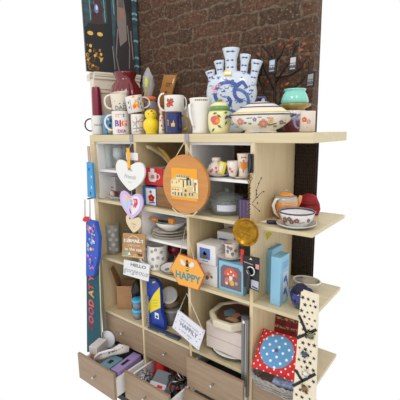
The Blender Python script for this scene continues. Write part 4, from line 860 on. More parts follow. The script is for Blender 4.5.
# --- row 3, column 3
X0 = BX(206, .03, Z3); X1 = BX(241, .03, Z3); W = X1-X0
tag(MB().lathe([(0, 0), (.6, 0), (1, .12), (.97, .13), (.6, .04), (0, .03)], M((34, 34, 38), .2, coat=.5), 40, X=Matrix.Diagonal((.13, .13, .13, 1))).build('dark_plate', None, loc=((X0+X1)/2+.01, .14, Z3+EPS)), 'dark plate lowest under the pinkish box', 'plate', None)
tag(MB().lathe([(0, 0), (.6, 0), (1, .12), (.97, .13), (.6, .04), (0, .03)], CER, 40, X=Matrix.Diagonal((.128, .128, .13, 1))).build('white_plate', None, loc=((X0+X1)/2+.01, .14, Z3+.0065)), 'white plate between dark plate and pinkish box', 'plate', None)
zz = Z3+.0245; h = .13
t = T('pink_box', 'pinkish white cardboard box under the octagonal picture plate', 'box', ((X0+X1)/2, .035, zz), .0)
PKB = M((216, 202, 194), .6, name='pinkish_card'); MB().box((-W/2, 0, 0), (W/2, .16, h), PKB).build('box_body', t, .0015)
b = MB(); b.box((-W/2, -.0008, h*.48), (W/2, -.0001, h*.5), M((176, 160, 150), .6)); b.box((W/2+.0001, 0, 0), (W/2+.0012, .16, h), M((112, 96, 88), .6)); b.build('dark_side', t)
zz += h+.015; Xc = (X0+X1)/2+.01
t = T('octagonal_plaque', 'thick cream octagonal frame around a painted picture, lying on the pinkish box', 'plaque', (Xc, .125, zz), rot=(.13, 0, 0))
R = .128; b = MB().lathe([(R*1.02, 0), (R*1.03, .006), (R*1.02, .03), (R*.98, .036), (R*.84, .036), (R*.8, .03)], M((222, 212, 188), .4), 8, cap=False, sy=.85, X=Matrix.Rotation(PI/8, 4, 'Z')); 
for i in range(len(b.sm)): b.sm[i] = False
b.build('frame', t, .002)
MB().lathe([(0, .0), (R*.9, .0), (R*.84, .031), (R*.74, .027), (0, .026)], M((142, 112, 72), .4), 40, sy=.85).build('brown_border', t)
b = MB(); hz = lambda e: (lambda x, z: Vector((x, z, .0265+e))); b.disc(0, 0, R*.7, hz(.0006), M((86, 62, 52), .4), 32, 1.0)
b.flat([(-.06, -.01), (-.035, -.04), (-.005, -.03), (-.005, .02), (-.04, .03)], hz(.0012), M((104, 134, 150), .5)); b.disc(.015, -.012, .025, hz(.0012), M((176, 120, 104), .5)); b.flat([(.0, .03), (.05, .045), (.07, .02), (.06, -.01), (.02, .01)], hz(.0012), M((44, 66, 58), .5)); b.flat([(-.02, -.06), (.04, -.06), (.05, -.03), (-.01, -.035)], hz(.0012), M((182, 150, 110), .5)); b.disc(.045, -.02, .018, hz(.0018), M((60, 42, 40), .5)); b.build('picture', t)
t = T('metal_rail', 'long grey metal rail standing upright against the right divider', 'rail', (0, 0, Z3+.0008)); p0, p1 = A(246.5, 372, -.012), A(246.5, 316, -.012)
RGm = M((128, 126, 124), .35, .7, name='grey_metal'); X_ = BX(243.5, -.014, Z3)
t.location = (X_, -.016, A(243, 396, -.016).z)
hh = A(247, 318, -.016).z-t.location.z
b = MB(); b.box((-.012, 0, 0), (.002, .012, hh), RGm); b.box((.004, .002, 0), (.012, .012, hh), M((164, 162, 160), .3, .7)); b.box((.014, 0, 0), (.022, .012, hh), RGm); b.box((-.012, .011, 0), (.022, .014, hh), BLACK); b.build('channel', t, .001)
MB().box((-.012, -.003, hh-.01), (.022, .014, hh+.004), M((60, 60, 62), .4)).build('end_cap', t, .001)
MB().box((-.004, -.0036, hh-.03), (.006, -.0005, hh-.018), PAPER).build('sticker', t)
# ------------------------------------------------------------------ things hanging on the shelf fronts
def hang(name, label, cat, c, Y=-.012, th=.006, m=PAPER, bev=.001, part='board', group=None, outline=None):
    """flat hanging piece; c = surveyed outline on plane Y"""
    P = [A(x, y, Y) for x, y in c]; cx = sum(p.x for p in P)/len(P); zt = max(p.z for p in P)
    t = T(name, label, cat, (cx, Y, zt), 0, group); O = [(p.x-cx, p.z-zt) for p in P]
    MB().prism(O, 0, th, m).build(part, t, bev)
    def q4(u, v, y=-.0008):
        a, b_, c_, d = O[0], O[1], O[2], O[3]
        return Vector((d[0]*(1-u)*(1-v)+c_[0]*u*(1-v)+b_[0]*u*v+a[0]*(1-u)*v, y, d[1]*(1-u)*(1-v)+c_[1]*u*(1-v)+b_[1]*u*v+a[1]*(1-u)*v))
    return t, O, q4, (cx, zt)
def heart(n=40):
    return [(.92*math.copysign(abs(math.sin(a))**1.75, math.sin(a))+.08*math.sin(a), (13*math.cos(a)-4*math.cos(2*a)-1.6*math.cos(3*a)-.6*math.cos(4*a)+2.9)/13) for a in [2*PI*k/n for k in range(n)]]
def heart_thing(name, label, px0, px1, py0, py1, Y, m, th=.008, rot=0):
    pc = ((px0+px1)/2, (py0+py1)/2); p = A(*pc, Y); W = (A(px1, pc[1], Y).x-A(px0, pc[1], Y).x)/2; H = (A(pc[0], py0, Y).z-A(pc[0], py1, Y).z)/2
    t = T(name, label, 'hanging heart', p, 0); t.rotation_euler = (0, rot, 0)
    MB().prism([(x*W, z*H) for x, z in heart()], -th, 0, m).build('heart', t, .001)
    return t, W, H, (lambda x, z, e=.0008: Vector((x*W, -th-e, z*H)))
# grey bracket strips on the top board front
for px, lb in ((131, 'grey metal hook strip on the top board above the white heart'), (186.5, 'grey metal hook strip on the top board above the round wooden board')):
    p = A(px, 138.5, -.004); t = T('hook_strip', lb, 'hook', (p.x, -.0045, -.038), group='grey hook strips')
    MB().box((-.012, 0, 0), (.012, .0035, .037), M((164, 158, 164), .4, .5)).build('strip', t); MB().tube([(0, -.001, .006), (0, -.006, .002), (0, -.007, -.004), (0, -.003, -.008)], .0016, CHROME, 6).build('hook', t)
# white heart with orange ribbon
t, W, H, f = heart_thing('white_heart', 'large white hanging heart with faint grey script and orange ribbon', 117, 145.5, 162, 190.5, -.02, M((228, 230, 226), .5), .01, .06)
b = MB(); fx = lambda x, z: f(x/W, z/H); b.text('True', .02, fx, M((168, 160, 150), .6), z=.035, shear=.3); b.text('Friends', .03, fx, M((160, 154, 146), .6), z=-.002, shear=.35); b.text('forever', .012, fx, M((190, 184, 176), .6), z=-.03, shear=.3); b.build('lettering', t)
z0 = A(132, 150, -.03).z-t.location.z; b = MB(); b.box((-.011, -.0135, H*.52), (.011, -.0115, z0+.01), M((240, 172, 34), .6), Matrix.Rotation(-.06, 4, 'Y')); b.build('ribbon', t)
b = MB(); b.tube([(-.004, -.008, z0+.008), (-.004, .006, -.008-t.location.z-.038)], .0016, M((190, 184, 190), .5), 6); b.build('cord', t)
b = MB(); b.disc(0, .52, .06, lambda x, z: f(x, z, .0045), M((120, 90, 40), .5), 8); b.build('hole', t)
# purple heart
t, W, H, f = heart_thing('collage_heart', 'lilac edged hanging heart with colourful cut out pictures', 121, 143.5, 193, 218.5, -.02, M((206, 182, 226), .5), .008, .05)
b = MB(); g = lambda x, z: f(x, z, .0016); e = lambda x, z: f(x, z, .0024)
b.flat([(x*.78, z*.78+.02) for x, z in heart()], f, M((228, 226, 230), .5))
b.flat([(x*.78, z*.78+.02) for x, z in heart() if x < .05], g, M((216, 190, 226), .5)); b.flat([(.2, .62), (.56, .66), (.6, .3), (.4, -.05), (.16, -.02), (.3, .3)], g, M((214, 60, 86), .5))
b.disc(.38, .45, .12, e, M((240, 150, 160), .5), 8); b.disc(.28, .02, .1, e, M((240, 120, 140), .5), 8)
b.flat([(-.5, .2), (-.3, .36), (-.22, .0), (-.34, -.26), (-.5, -.06)], e, M((150, 214, 226), .5)); b.disc(-.26, .56, .14, e, M((244, 200, 70), .5), 9); b.flat([(-.16, -.2), (-.08, -.28), (.06, -.6), (-.06, -.56)], e, M((66, 40, 46), .5)); b.disc(.02, .4, .13, e, M((150, 190, 220), .5), 8); b.disc(.08, .16, .09, e, M((130, 160, 210), .5), 8); b.build('collage', t)
MB().tube([(0, -.003, H*.5), (0, -.003, H*1.25)], .0014, STR, 6).build('cord', t)
# small wooden heart
t, W, H, f = heart_thing('wooden_heart', 'small plain wooden heart with a dark hole above the plaque', 126.5, 141.5, 216.5, 232.5, -.021, M((222, 204, 170), .6), .005, .08)
b = MB(); fx = lambda x, z: f(x/W, z/H); b.text('hope', .016, fx, M((170, 150, 120), .6), z=.006, x=.004); b.text('love', .012, fx, M((170, 150, 120), .6), z=-.012, x=.004); b.disc(-.027, .03, .006, fx, M((60, 44, 34), .6), 10); b.build('lettering', t)
# wooden plaque
WB_ = M((190, 144, 92), .6, name='plaque_wood', var=.14, sc=(6, 6, 60))
t, O, q, _ = hang('wooden_plaque', 'square brown wooden plaque with white lettering and painted fish tails', 'sign', [(122.9, 233), (145.4, 234.5), (144, 259), (121.9, 256.5)], -.018, .005, WB_, .002)
def qtext(b, s, size, u, v, m, q, e=.0008, ar=1, shear=0, bold=0):
    V, F = new_text(s, size, bold, shear); b.add([q(u+p.x, v+p.y*ar, -e) for p in V], F, m)
b = MB(); WT = M((238, 232, 222), .5); PT_ = M((230, 210, 182), .5)
b.stroke([(.1+.8*k/12, .62+.3*math.sin(PI*k/12)) for k in range(13)], .03, q, PT_)
qtext(b, 'MERMAIDS', .18, .5, .7, WT, q, bold=.008); qtext(b, 'welcome', .15, .52, .53, PT_, q, shear=.3); qtext(b, 'to the sea', .19, .5, .35, WT, q, bold=.003)
b.build('lettering', t); b = MB(); g = lambda u, v: q(u, v, -.0014)
b.flat([(.12, .1), (.32, .08), (.36, .24), (.2, .26)], q, M((110, 176, 168), .5)); b.flat([(.28, .1), (.42, .12), (.34, .25)], g, WT); b.flat([(.5, .08), (.62, .2), (.7, .08)], q, M((206, 164, 110), .5)); b.flat([(.66, .22), (.94, .18), (.88, .08), (.78, .1)], q, M((96, 52, 34), .5)); b.stroke([(.05, .06), (.95, .05)], .02, q, PT_); b.build('fish_tails', t)
# HELLO gorgeous
t, O, q, _ = hang('hello_sign', 'white rectangular HELLO gorgeous sign hanging below the wooden plaque', 'sign', [(123.9, 259.5), (149.6, 265), (148.2, 281.5), (123.2, 274.4)], -.02, .005, M((226, 226, 228), .5), .001)
b = MB(); qtext(b, 'HELLO', .2, .58, .78, M((90, 90, 94), .5), q, ar=1.35, bold=.004); qtext(b, 'gorgeous', .26, .48, .38, M((150, 150, 155), .6), q, ar=1.8, shear=.4); b.build('lettering', t)
# round board with a painted town
c0 = A(185.6, 184.3, -.03); R = (A(185.6, 155, -.03).z-A(185.6, 213.5, -.03).z)/2; 
t = T('round_board', 'round wooden board with painted old town picture, hanging by rope', 'board', c0)
RW = M((204, 142, 74), .4, name='bamboo', var=.14, sc=(5, 60, 60), c2=(190, 124, 60))
MB().prism([(R*math.cos(2*PI*k/64), R*math.sin(2*PI*k/64)) for k in range(64)], -.008, .008, RW).build('disc', t, .003)
b = MB(); f = lambda x, z: Vector((x*R, -.0088, z*R)); g = lambda x, z: Vector((x*R, -.0094, z*R)); e = lambda x, z: Vector((x*R, -.01, z*R)); e2 = lambda x, z: Vector((x*R, -.0106, z*R))
b.flat(R4(-.58, -.53, .55, .55), f, M((234, 160, 32), .45)); CR = M((232, 212, 160), .5); CR2 = M((216, 190, 134), .5); BRN = M((92, 62, 44), .5); SLT = M((84, 108, 110), .5); RB = M((120, 52, 36), .5); OLV = M((120, 116, 64), .5)
b.flat([(-.62, -.44), (.6, -.44), (.6, .12), (.3, .2), (-.4, .24), (-.62, .1)], g, CR2)
for x0, z0, x1, z1, m in ((-.36, .16, .22, .32, CR), (-.6, -.1, -.2, .14, CR), (-.2, -.12, .12, .18, CR), (.1, -.06, .4, .24, CR), (.38, -.24, .58, .2, M((240, 226, 186), .5)), (-.58, -.4, -.1, -.14, CR), (-.1, -.42, .5, -.22, CR2)): b.flat(R4(x0, z0, x1, z1), e, m)
b.flat(R4(-.34, .24, .2, .31), e2, SLT)
for k in range(7): b.flat(R4(-.32+.075*k, .25, -.29+.075*k, .31), lambda x, z: Vector((x*R, -.0112, z*R)), CR)
for x, z, w_, h_, m in ((-.56, .0, .03, .1, BRN), (-.36, .02, .03, .06, BRN), (.12, -.02, .07, .16, SLT), (.24, -.02, .07, .16, SLT), (.12, .14, .05, .08, BRN), (.24, .14, .05, .08, BRN), (.44, -.2, .05, .3, RB), (-.06, -.1, .05, .24, RB), (-.54, -.38, .05, .08, BRN), (-.44, -.4, .06, .12, SLT), (-.3, -.4, .07, .12, SLT), (-.16, -.4, .07, .12, SLT), (.0, -.4, .09, .1, OLV), (.02, -.24, .08, .07, BRN), (.2, -.36, .06, .1, SLT), (.32, -.36, .06, .1, SLT), (-.24, .06, .03, .08, BRN), (.5, .02, .03, .08, BRN)): b.flat(R4(x, z, x+w_, z+h_), e2, m)
for x in (-.52, -.4, -.28): b.flat([(x-.05, -.22), (x, -.15), (x+.05, -.22)], e2, M((170, 112, 66), .5))
b.build('town_picture', t)
b = MB(); b.tube([(-.05, -.004, R*.93), (.0, -.004, R*.93+.062), (.05, -.004, R*.93)], .003, STR, 7); b.build('rope_loop', t)
b = MB(); b.tube([(-.075, -.012, -R*.86), (-.045, -.012, -R*1.02), (0, -.012, -R*1.08), (.05, -.012, -R*1.02), (.075, -.012, -R*.86)], .0035, STR, 7); b.build('lower_rope', t)
# HAPPY hexagon
t, O, q, o = hang('bee_sign', 'orange hexagonal HAPPY sign with a bee hanging on string', 'sign', [(178.5, 253.5), (196.8, 259.8), (205, 275), (198.5, 290.5), (178.5, 284.5), (170.2, 268)], -.03, .006, M((188, 100, 40), .5), .001, 'back_board')
cx = sum(a for a, _ in O)/6; cz = sum(b_ for _, b_ in O)/6
OR = M((238, 166, 64), .5, name='orange_face'); MB().prism([(cx+(a-cx)*.95, cz+(b_-cz)*.95) for a, b_ in O], -.0012, -.0001, OR).build('face', t)
fx = lambda x, z: Vector((cx+x, -.0018, cz+z)); gx = lambda x, z: Vector((cx+x, -.0024, cz+z)); TQ = M((56, 140, 146), .5)
b = MB(); b.text('HAPPY', .052, fx, TQ, .0018, x=.0, z=-.028); b.build('lettering', t)
b = MB(); WG = M((222, 220, 216), .5)
for s_ in (-1, 1): b.flat([(s_*.006, .034), (s_*.03, .058), (s_*.045, .052), (s_*.04, .034), (s_*.022, .026)], fx, WG)
b.disc(0, .03, .013, gx, BLACK, 12, .8); b.flat([(-.011, .026), (.011, .026), (.009, .02), (-.009, .02)], lambda x, z: gx(x, z)+Vector((0, -.0005, 0)), YEL); b.disc(0, .046, .009, gx, M((150, 80, 30), .5), 10); b.disc(0, .055, .006, gx, BLACK, 8); b.disc(0, .012, .009, gx, BLACK, 8, 1); b.flat([(-.01, .017), (.01, .017), (.008, .01), (-.008, .01)], lambda x, z: gx(x, z)+Vector((0, -.0005, 0)), YEL); b.build('bee', t)
pz = A(187, 226, -.01).z-o[1]; px_ = A(187, 226, -.01).x-o[0]
b = MB(); b.tube([(O[0][0]+.008, -.0025, O[0][1]-.012), (px_, .012, pz), (O[1][0]-.012, -.0025, O[1][1]-.012)], .0018, STR, 6); b.build('string', t)
# lived happily tag
t, O, q, o = hang('happily_tag', 'tilted white tag reading AND THEY LIVED HAPPILY EVER AFTER with dark dots', 'sign', [(178, 310), (204.8, 331), (198.6, 350.3), (172.2, 327.5)], -.045, .005, M((222, 222, 232), .5), .001)
b = MB(); qtext(b, 'AND THEY LIVED', .085, .5, .73, M((120, 122, 134), .5), q, ar=1.3); qtext(b, 'HAPPILY', .17, .52, .5, M((104, 106, 120), .5), q, ar=1.8, bold=.002); qtext(b, 'ever after', .1, .5, .24, M((130, 132, 144), .5), q, ar=1.4, shear=.3); b.build('lettering', t)
b = MB(); DD = M((56, 60, 84), .5)
for u, v in ((.06, .8), (.06, .4), (.16, .58), (.24, .2), (.1, .1), (.9, .72), (.96, .88), (.86, .3), (.95, .12), (.94, .5), (.6, .1), (.2, .86)): b.disc(u, v, .022, q, DD, 8, .75)
b.build('dots', t)
pz = A(189, 292, -.02).z-o[1]; px_ = A(189, 292, -.02).x-o[0]
b = MB(); b.tube([(O[0][0]+.006, -.0025, O[0][1]-.006), (px_, .008, pz), (O[1][0]-.004, -.0025, O[1][1]-.006)], .0016, M((226, 222, 214), .7), 6); b.build('string', t)
# black clip + chain + brass plate + twig
Yc = -.014; p = A(250, 154, Yc)
t = T('black_clip', 'black clip hanging on the post beside the crested jug', 'clip', p)
zb_ = A(250, 173, Yc).z-p.z; MB().box((-.011, 0, zb_), (.012, .012, 0), M((22, 22, 24), .35)).build('clip_body', t, .003)
MB().tube([(0, -.002, zb_), (-.014, -.004, zb_-.02), (0, -.004, zb_-.045), (.014, -.004, zb_-.02)], .0022, M((150, 136, 100), .3, 1), 6, True).build('ring', t)
MB().tube([(.0, -.004, -.006), (.006, -.006, zb_*.5), (.0, -.004, zb_)], .003, M((60, 60, 62), .3), 6).build('lever', t)
Yb = -.03; c0 = A(246.8, 231.6, Yb); Rb = (A(246.8, 217.6, Yb).z-A(246.8, 245.6, Yb).z)/2
t = T('brass_plate', 'round brass dish with raised rim hanging on the post by a chain', 'plate', c0, crz(c0.x, c0.y)*.12)
BR = M((188, 142, 48), .28, 1, name='old_brass', var=.25, sc=(40, 40, 40), c2=(140, 98, 30))
MB().lathe([(0, 0), (.76*Rb, .0), (.8*Rb, .003), (.95*Rb, .012), (Rb, .012), (Rb, .009), (.84*Rb, -.003), (0, -.004)], BR, 56, X=Matrix.Rotation(PI/2, 4, 'X')).build('dish', t)
b = MB()
for P_ in ([(-.3, -.45), (.1, .1), (.2, .35)], [(-.2, .3), (.0, .2), (.3, .3)], [(-.4, -.1), (.3, -.3)]): b.stroke([(x*Rb, z*Rb) for x, z in P_], .003, lambda x, z: Vector((x, -.0007, z)), M((140, 100, 36), .35, 1))
b.build('engraving', t)
zt = A(249, 178, -.02).z-c0.z; b = MB()
n = 16
for i in range(n): z = Rb*.96+(zt-Rb*.96)*i/(n-1); b.tube([(.010+.006*math.cos(a*PI/4), (.002 if i % 2 else -.002)+.004*math.sin(a*PI/4), z+.007*math.cos(a*PI/4)) for a in range(8)], .0015, M((150, 120, 60), .3, 1), 5, True)
b.build('chain', t)
TW = M((70, 54, 50), .7, name='twig'); p = A(252, 204, -.01)
t = T('berry_twig', 'thin dark twig with tiny berries against the post above brass plate', 'twig', p); L = lambda a, b_, y: Vector(A(a, b_, y))-Vector(p)
for P_ in ([(252, 203, -.012), (257, 197, -.02), (262, 192, -.02), (264, 191.5, -.02)], [(256, 198, -.02), (256.5, 190, -.02), (259, 183, -.02), (261.5, 177.5, -.02)], [(252, 204, -.012), (256, 208, -.02), (259.5, 211, -.02)]): MB().tube([L(*q_) for q_ in P_], .0012, TW, 5).build('stem', t)
for a, b_ in ((257, 197.5), (263.8, 191.7), (256.5, 190.5), (258.7, 183.5), (261.3, 178), (257.5, 203), (259.3, 211), (256.6, 194)): MB().lathe([(0, -.004), (.004, 0), (0, .004)], M((48, 40, 60), .4), 8, X=Matrix.Translation(L(a, b_, -.02))).build('berry', t)
# carded key rings
t, O, q, o = hang('carded_pack', 'black retail card with metal rings and pale lower panel on the post', 'pack', [(242.5, 255), (259.5, 258), (258.8, 292), (243.5, 286)], -.016, .003, M((24, 24, 26), .4), .0005, 'card')
b = MB(); g = lambda u, v: q(u, v, -.0014)
b.flat(R4(.5, .04, .98, .3), q, M((188, 186, 200), .5)); b.flat(R4(.78, .66, .99, .8), q, M((214, 150, 156), .5)); b.flat([(.4, .9), (.6, .9), (.5, .97)], q, M((216, 204, 150), .5)); b.stroke([(.1, .8), (.6, .76)], .02, q, M((190, 190, 190), .5)); b.stroke([(.6, .1), (.92, .08)], .05, g, M((70, 70, 90), .5)); b.build('print', t)
b = MB(); b.tube([q(.55+.22*math.cos(a*PI/8), .58+.13*math.sin(a*PI/8), -.008) for a in range(16)], .004, CHROME, 8, True); b.build('ring', t)
b = MB(); b.tube([q(.3, .66, -.008), q(.5, .5, -.01), q(.4, .2, -.01), q(.35, -.15, -.008)], [.005, .006, .008, .006], M((70, 70, 74), .3, .8), 8); b.build('chain', t)
t2 = T('red_tag', 'small red and black tag hanging left of the black retail card', 'tag', A(242, 256, -.012)); MB().box((-.008, 0, -.035), (.008, .004, .03), M((206, 44, 44), .4)).build('tag', t2, .003); MB().tube([(0, 0, .03), (.01, .004, .05)], .0015, BLACK, 5).build('cord', t2)
# ------------------------------------------------------------------ left edge: banner, floral bag, blue packet
Yl = -.05
TEA = M((24, 84, 98), .85, name='teal_felt', var=.12, sc=(60, 60, 60))
t, O, q, o = hang('banner', 'long teal cloth banner with bright letters hanging down the left side', 'banner', [(86, 222), (98, 222), (102.5, 352), (87, 352)], Yl, .004, TEA, .0005, 'cloth')
b = MB(); cs = (M((120, 28, 44), .6), M((214, 60, 90), .6), M((206, 48, 92), .6), M((220, 84, 50), .6), M((222, 150, 70), .6), M((190, 50, 70), .6), M((222, 76, 104), .6))
kk = DS(A(92, 300, Yl).x, Yl, A(92, 300, Yl).z)
for s_, py, cc in zip('GOODATY', (326.5, 319.5, 311, 303, 293.5, 287, 278), cs):
    p = A(91.5, py, Yl); b.text(s_, 11*kk, lambda x, z: Vector((x+p.x-o[0], -.0012, z+p.z-o[1])), cc, .0025, rot=PI/2)
b.build('lettering', t)
b = MB(); b.tube([(O[1][0], -.001, O[1][1]), (O[2][0], -.001, O[2][1])], .005, M((206, 196, 160), .8), 6, flat=.5); b.build('edge_trim', t)
FLB = M((52, 92, 190), .8, name='blue_print_cloth')
t, O, q, o = hang('floral_bag', 'blue cloth bag with pink and white flowers hung over the teal banner', 'bag', [(87, 220), (95, 222), (98.5, 238), (98, 256), (93.5, 276), (86, 276), (86, 240)], Yl-.03, .024, FLB, .006, 'bag')
b = MB(); rg = random.Random(8); cx = sum(a for a, _ in O)/7; 
for k in range(46):
    v = rg.uniform(.04, .96); p = A(rg.uniform(87, 94+3*v), 222+52*v, Yl-.03); b.disc(p.x-o[0], p.z-o[1], rg.uniform(.005, .012), lambda x, z, k=k: Vector((x, -.001-.0002*(k % 8), z)), rg.choice((M((226, 120, 170), .7), M((230, 230, 236), .7), M((40, 40, 130), .7), M((110, 190, 226), .7), M((170, 110, 190), .7), M((236, 206, 90), .7))), 7)
b.build('flower_print', t)
MB().lathe([(0, 0), (.034, 0), (.03, .012), (.02, .022), (0, .025)], M((214, 44, 40), .6), 20, sy=.6, X=Matrix.Translation((A(90, 221, Yl).x-o[0], .01, -.008))).build('red_top', t)
for px in (88.5, 93.5): 
    a_, b_ = A(px, 199, -.045), A(px, 221, -.045); MB().tube([(a_.x-o[0], .01, a_.z-o[1]), (b_.x-o[0], .01, b_.z-o[1])], .004, M((206, 190, 180), .7), 6).build('strap', t)
pg = A(91, 199, -.045); e_ = Vector((-.022, 0, pg.z))
tp = T('shelf_peg', 'small dark peg on the side of the shelves above the floral bag', 'peg', e_); MB().tube([(0, -.0005, 0), (0, -.02, 0), Vector((pg.x-.02, pg.y-.01, pg.z))-e_], .004, M((50, 44, 44), .5)).build('peg', tp)
t, O, q, o = hang('blue_packet', 'bright blue narrow packet hanging at the left end of the shelves', 'packet', [(86.5, 162), (92, 163), (94.2, 198), (87.5, 197)], -.045, .014, M((64, 150, 206), .4), .002, 'packet')
b = MB(); 
for u, v, c in ((.7, .3, CER), (.75, .6, CER), (.4, .8, DKB), (.5, .12, DKB)): b.disc(u, v, .05, q, c, 7, 1.5)
b.build('print', t)
MB().box((-.012, .004, .0), (.01, .009, .09), M((188, 160, 148), .7)).build('header_card', t)
# ------------------------------------------------------------------ open drawer contents
zd = -1.262-.163+.0205
def lump(name, label, cat, X, Y, z, r, h, m, sx=1, sy=1, amp=.14, group=None, rz=0, ph=0):
    o = MB().lathe([(0, 0), (.75*r, 0), (r, h*.25), (.92*r, h*.6), (.55*r, h*.92), (0, h)], m, 36, sx=sx, sy=sy, mod=lambda a, z_: 1+amp*math.sin(3*a+z_*50+ph)+amp*.6*math.sin(7*a-z_*70+ph)).build(name, None, loc=(X, Y, z)); o.rotation_euler = (0, 0, rz)
    return tag(o, label, cat, group)
z1 = zd+.001
def dbox(name, label, x, y, z, a, b_, c, m, rz, hole=True):
    t = T(name, label, 'box', (x, y, z), rz); MB().box((-a/2, -b_/2, 0), (a/2, b_/2, c), m).build('box_body', t, .004)
    if hole: MB().box((-a*.16, -b_*.2, c), (a*.16, b_*.1, c+.0012), BLACK).build('slot', t)
    return t
dbox('teal_box', 'dusty teal box with dark slot at front of the open left drawer', .2, -.125, z1, .078, .11, .118, M((104, 142, 158), .5), .1)
dbox('lilac_box', 'lilac box with dark slot beside the teal box in the drawer', .272, -.075, z1, .06, .19, .118, M((160, 138, 190), .5), .1)
t = T('patterned_bag', 'dark bag filling the back of the left open drawer', 'bag', (.13, .06, z1)); MB().lathe([(0, 0), (.08, 0), (.09, .05), (.06, .1), (0, .11)], M((36, 32, 44), .7, var=.4, sc=(40, 40, 40)), 30, sy=.7, mod=lambda a, z: 1+.12*math.sin(4*a)).build('bag_body', t); MB().tube([(-.08, -.02, .09), (-.03, -.03, .115), (.02, -.01, .12)], .012, M((108, 60, 160), .6), 8).build('purple_lining', t)
sp = [A(97, 360, -.15), A(104, 356, -.13), A(112, 352, -.1), A(120, 349, -.06), A(129, 349, -.02)]
t = T('patterned_spoon', 'white curved spoon rest with colourful pattern lying across the drawer', 'spoon rest', sp[2]); b = MB(); L = [Vector(p)-Vector(sp[2]) for p in sp]
b.tube(L, [.012, .014, .018, .03, .016], M((222, 216, 208), .4), 12, flat=.45); b.build('spoon', t)
b = MB(); rg = random.Random(2)
for k in range(16):
    i = rg.uniform(1.6, 3.6); p = L[int(i)].lerp(L[int(i)+1], i % 1); b.lathe([(0, -.003), (.005, 0), (0, .003)], rg.choice((M((60, 70, 110), .5), M((176, 110, 70), .5), M((150, 60, 60), .5), M((90, 110, 140), .5))), 7, X=Matrix.Translation(p+Vector((rg.uniform(-.012, .012), -.012, .008+rg.uniform(-.006, .008)))))
b.build('pattern', t)
t = T('white_strap', 'looped white strap hanging in the front of the left drawer', 'strap', sp[0])
MB().tube([Vector(A(x, y, Y_))-Vector(sp[0]) for x, y, Y_ in ((94, 363, -.17), (95, 357, -.165), (99, 353.5, -.15), (107, 351, -.13), (115, 349, -.1))], .007, M((226, 222, 220), .6), 8, flat=.5).build('strap', t)
c0 = A(108, 339, -.02); rl = (A(108, 331.8, -.02).z-A(108, 346.5, -.02).z)/2
t = T('white_cover', 'round white lid propped upright against the closed upper left drawer', 'lid', c0, .35); MB().lathe([(0, 0), (.8, 0), (1, .06), (1, .16), (.9, .2), (0, .2)], M((222, 224, 228), .35), 40, X=Matrix.Rotation(PI/2-.2, 4, 'X') @ Matrix.Diagonal((rl*1.02, rl*1.02, rl, 1))).build('disc', t); MB().lathe([(.62, -.012), (.66, -.02), (.7, -.012)], M((196, 200, 206), .4), 40, cap=False, X=Matrix.Rotation(PI/2-.2, 4, 'X') @ Matrix.Diagonal((-rl, rl, -rl, 1))).build('raised_ring', t)
c0 = A(94, 350, -.24); t = T('white_carton', 'white and tan carton corner at the far left of the open drawer', 'carton', (.045, -.1, z1), .3); MB().box((-.028, -.05, 0), (.03, .05, .165), M((212, 204, 200), .6)).build('box_body', t, .002); MB().box((-.02, -.0512, .02), (.03, -.0502, .12), M((190, 140, 110), .6)).build('tan_panel', t)
SV = M((176, 176, 180), .18, .2, coat=.6, name='crinkled_film', var=.65, sc=(70, 70, 70), p0=.42, p1=.58, c2=(40, 40, 46))
lump('plastic_bag', 'crinkled clear plastic bag of silver bits at right of the left drawer', 'bag', .275, .105, z1, .055, .13, SV, 1, .9)
lump('plastic_bag', 'crinkled clear plastic bag at the left of the second open drawer', 'bag', .42, -.075, z1, .05, .12, SV, 1, 1.2, ph=1)
lump('dark_bundle', 'bundle of dark bracelets and beads at the back right of second open drawer', 'bracelets', .605, .118, z1, .033, .12, M((60, 54, 54), .25, .4, name='dark_beads', var=.8, sc=(90, 90, 90), p0=.45, p1=.55, c2=(14, 14, 16)), 1, 1.2, ph=2)
t = T('bracelet_heap', 'heap of dark and silver ring bracelets near the right of the drawer', 'bracelets', (.615, -.02, z1)); rg = random.Random(5)
for k in range(12):
    X_ = Matrix.Translation((rg.uniform(-.03, .03), rg.uniform(-.04, .06), .05+.007*k)) @ Euler((rg.uniform(-.7, .7), rg.uniform(-.7, .7), 0)).to_matrix().to_4x4()
    MB().tube([(.026*math.cos(a*PI/8), .026*math.sin(a*PI/8), 0) for a in range(16)], .0035, rg.choice((CHROME, BLACK, M((150, 140, 120), .3, .8), BLACK, M((190, 60, 60), .4))), 6, True, X=X_).build('bracelet', t)
MB().lathe([(0, 0), (.036, 0), (.04, .03), (.02, .055), (0, .055)], BLACK, 20).build('lining', t)
lump('red_cloth', 'bright red folded cloth at the back left of the second open drawer', 'cloth', .435, .045, z1, .045, .155, M((204, 30, 38), .7, name='red_felt'), 1.1, .8, ph=.5)
lump('red_ribbon', 'red ribbon scrap between the sock pack and bracelets', 'ribbon', .515, .105, z1, .028, .14, M((190, 36, 40), .6), 1, 1, ph=2.2)
t = T('sock_pack', 'grey packet with white and red band lying in second drawer', 'packet', (.53, -.07, z1+.075), .25, rot=(.35, .1, .3)); MB().box((-.045, -.075, 0), (.045, .075, .03), M((112, 116, 124), .7)).build('packet', t, .008)
b = MB(); b.box((-.0455, -.03, -.0005), (.0455, .0, .031), M((204, 200, 204), .5)); b.box((.0, -.028, .031), (.03, -.012, .0316), RED); b.build('band', t); MB().box((-.0453, -.0753, -.0004), (.0453, -.05, .0308), M((170, 172, 190), .5)).build('lower_panel', t)
lump('dark_filling', 'dark cloth at the very back of the second open drawer', 'cloth', .5, .155, z1, .03, .07, M((28, 27, 30), .8), 1.6, .7)
# contents hinted at in the slightly open third drawers
lump('dark_cloth', 'dark cloth just visible in the slightly open upper third drawer', 'cloth', .87, .08, -1.094-.163+.021, .06, .10, M((30, 28, 30), .8), 2.2, 1.0)
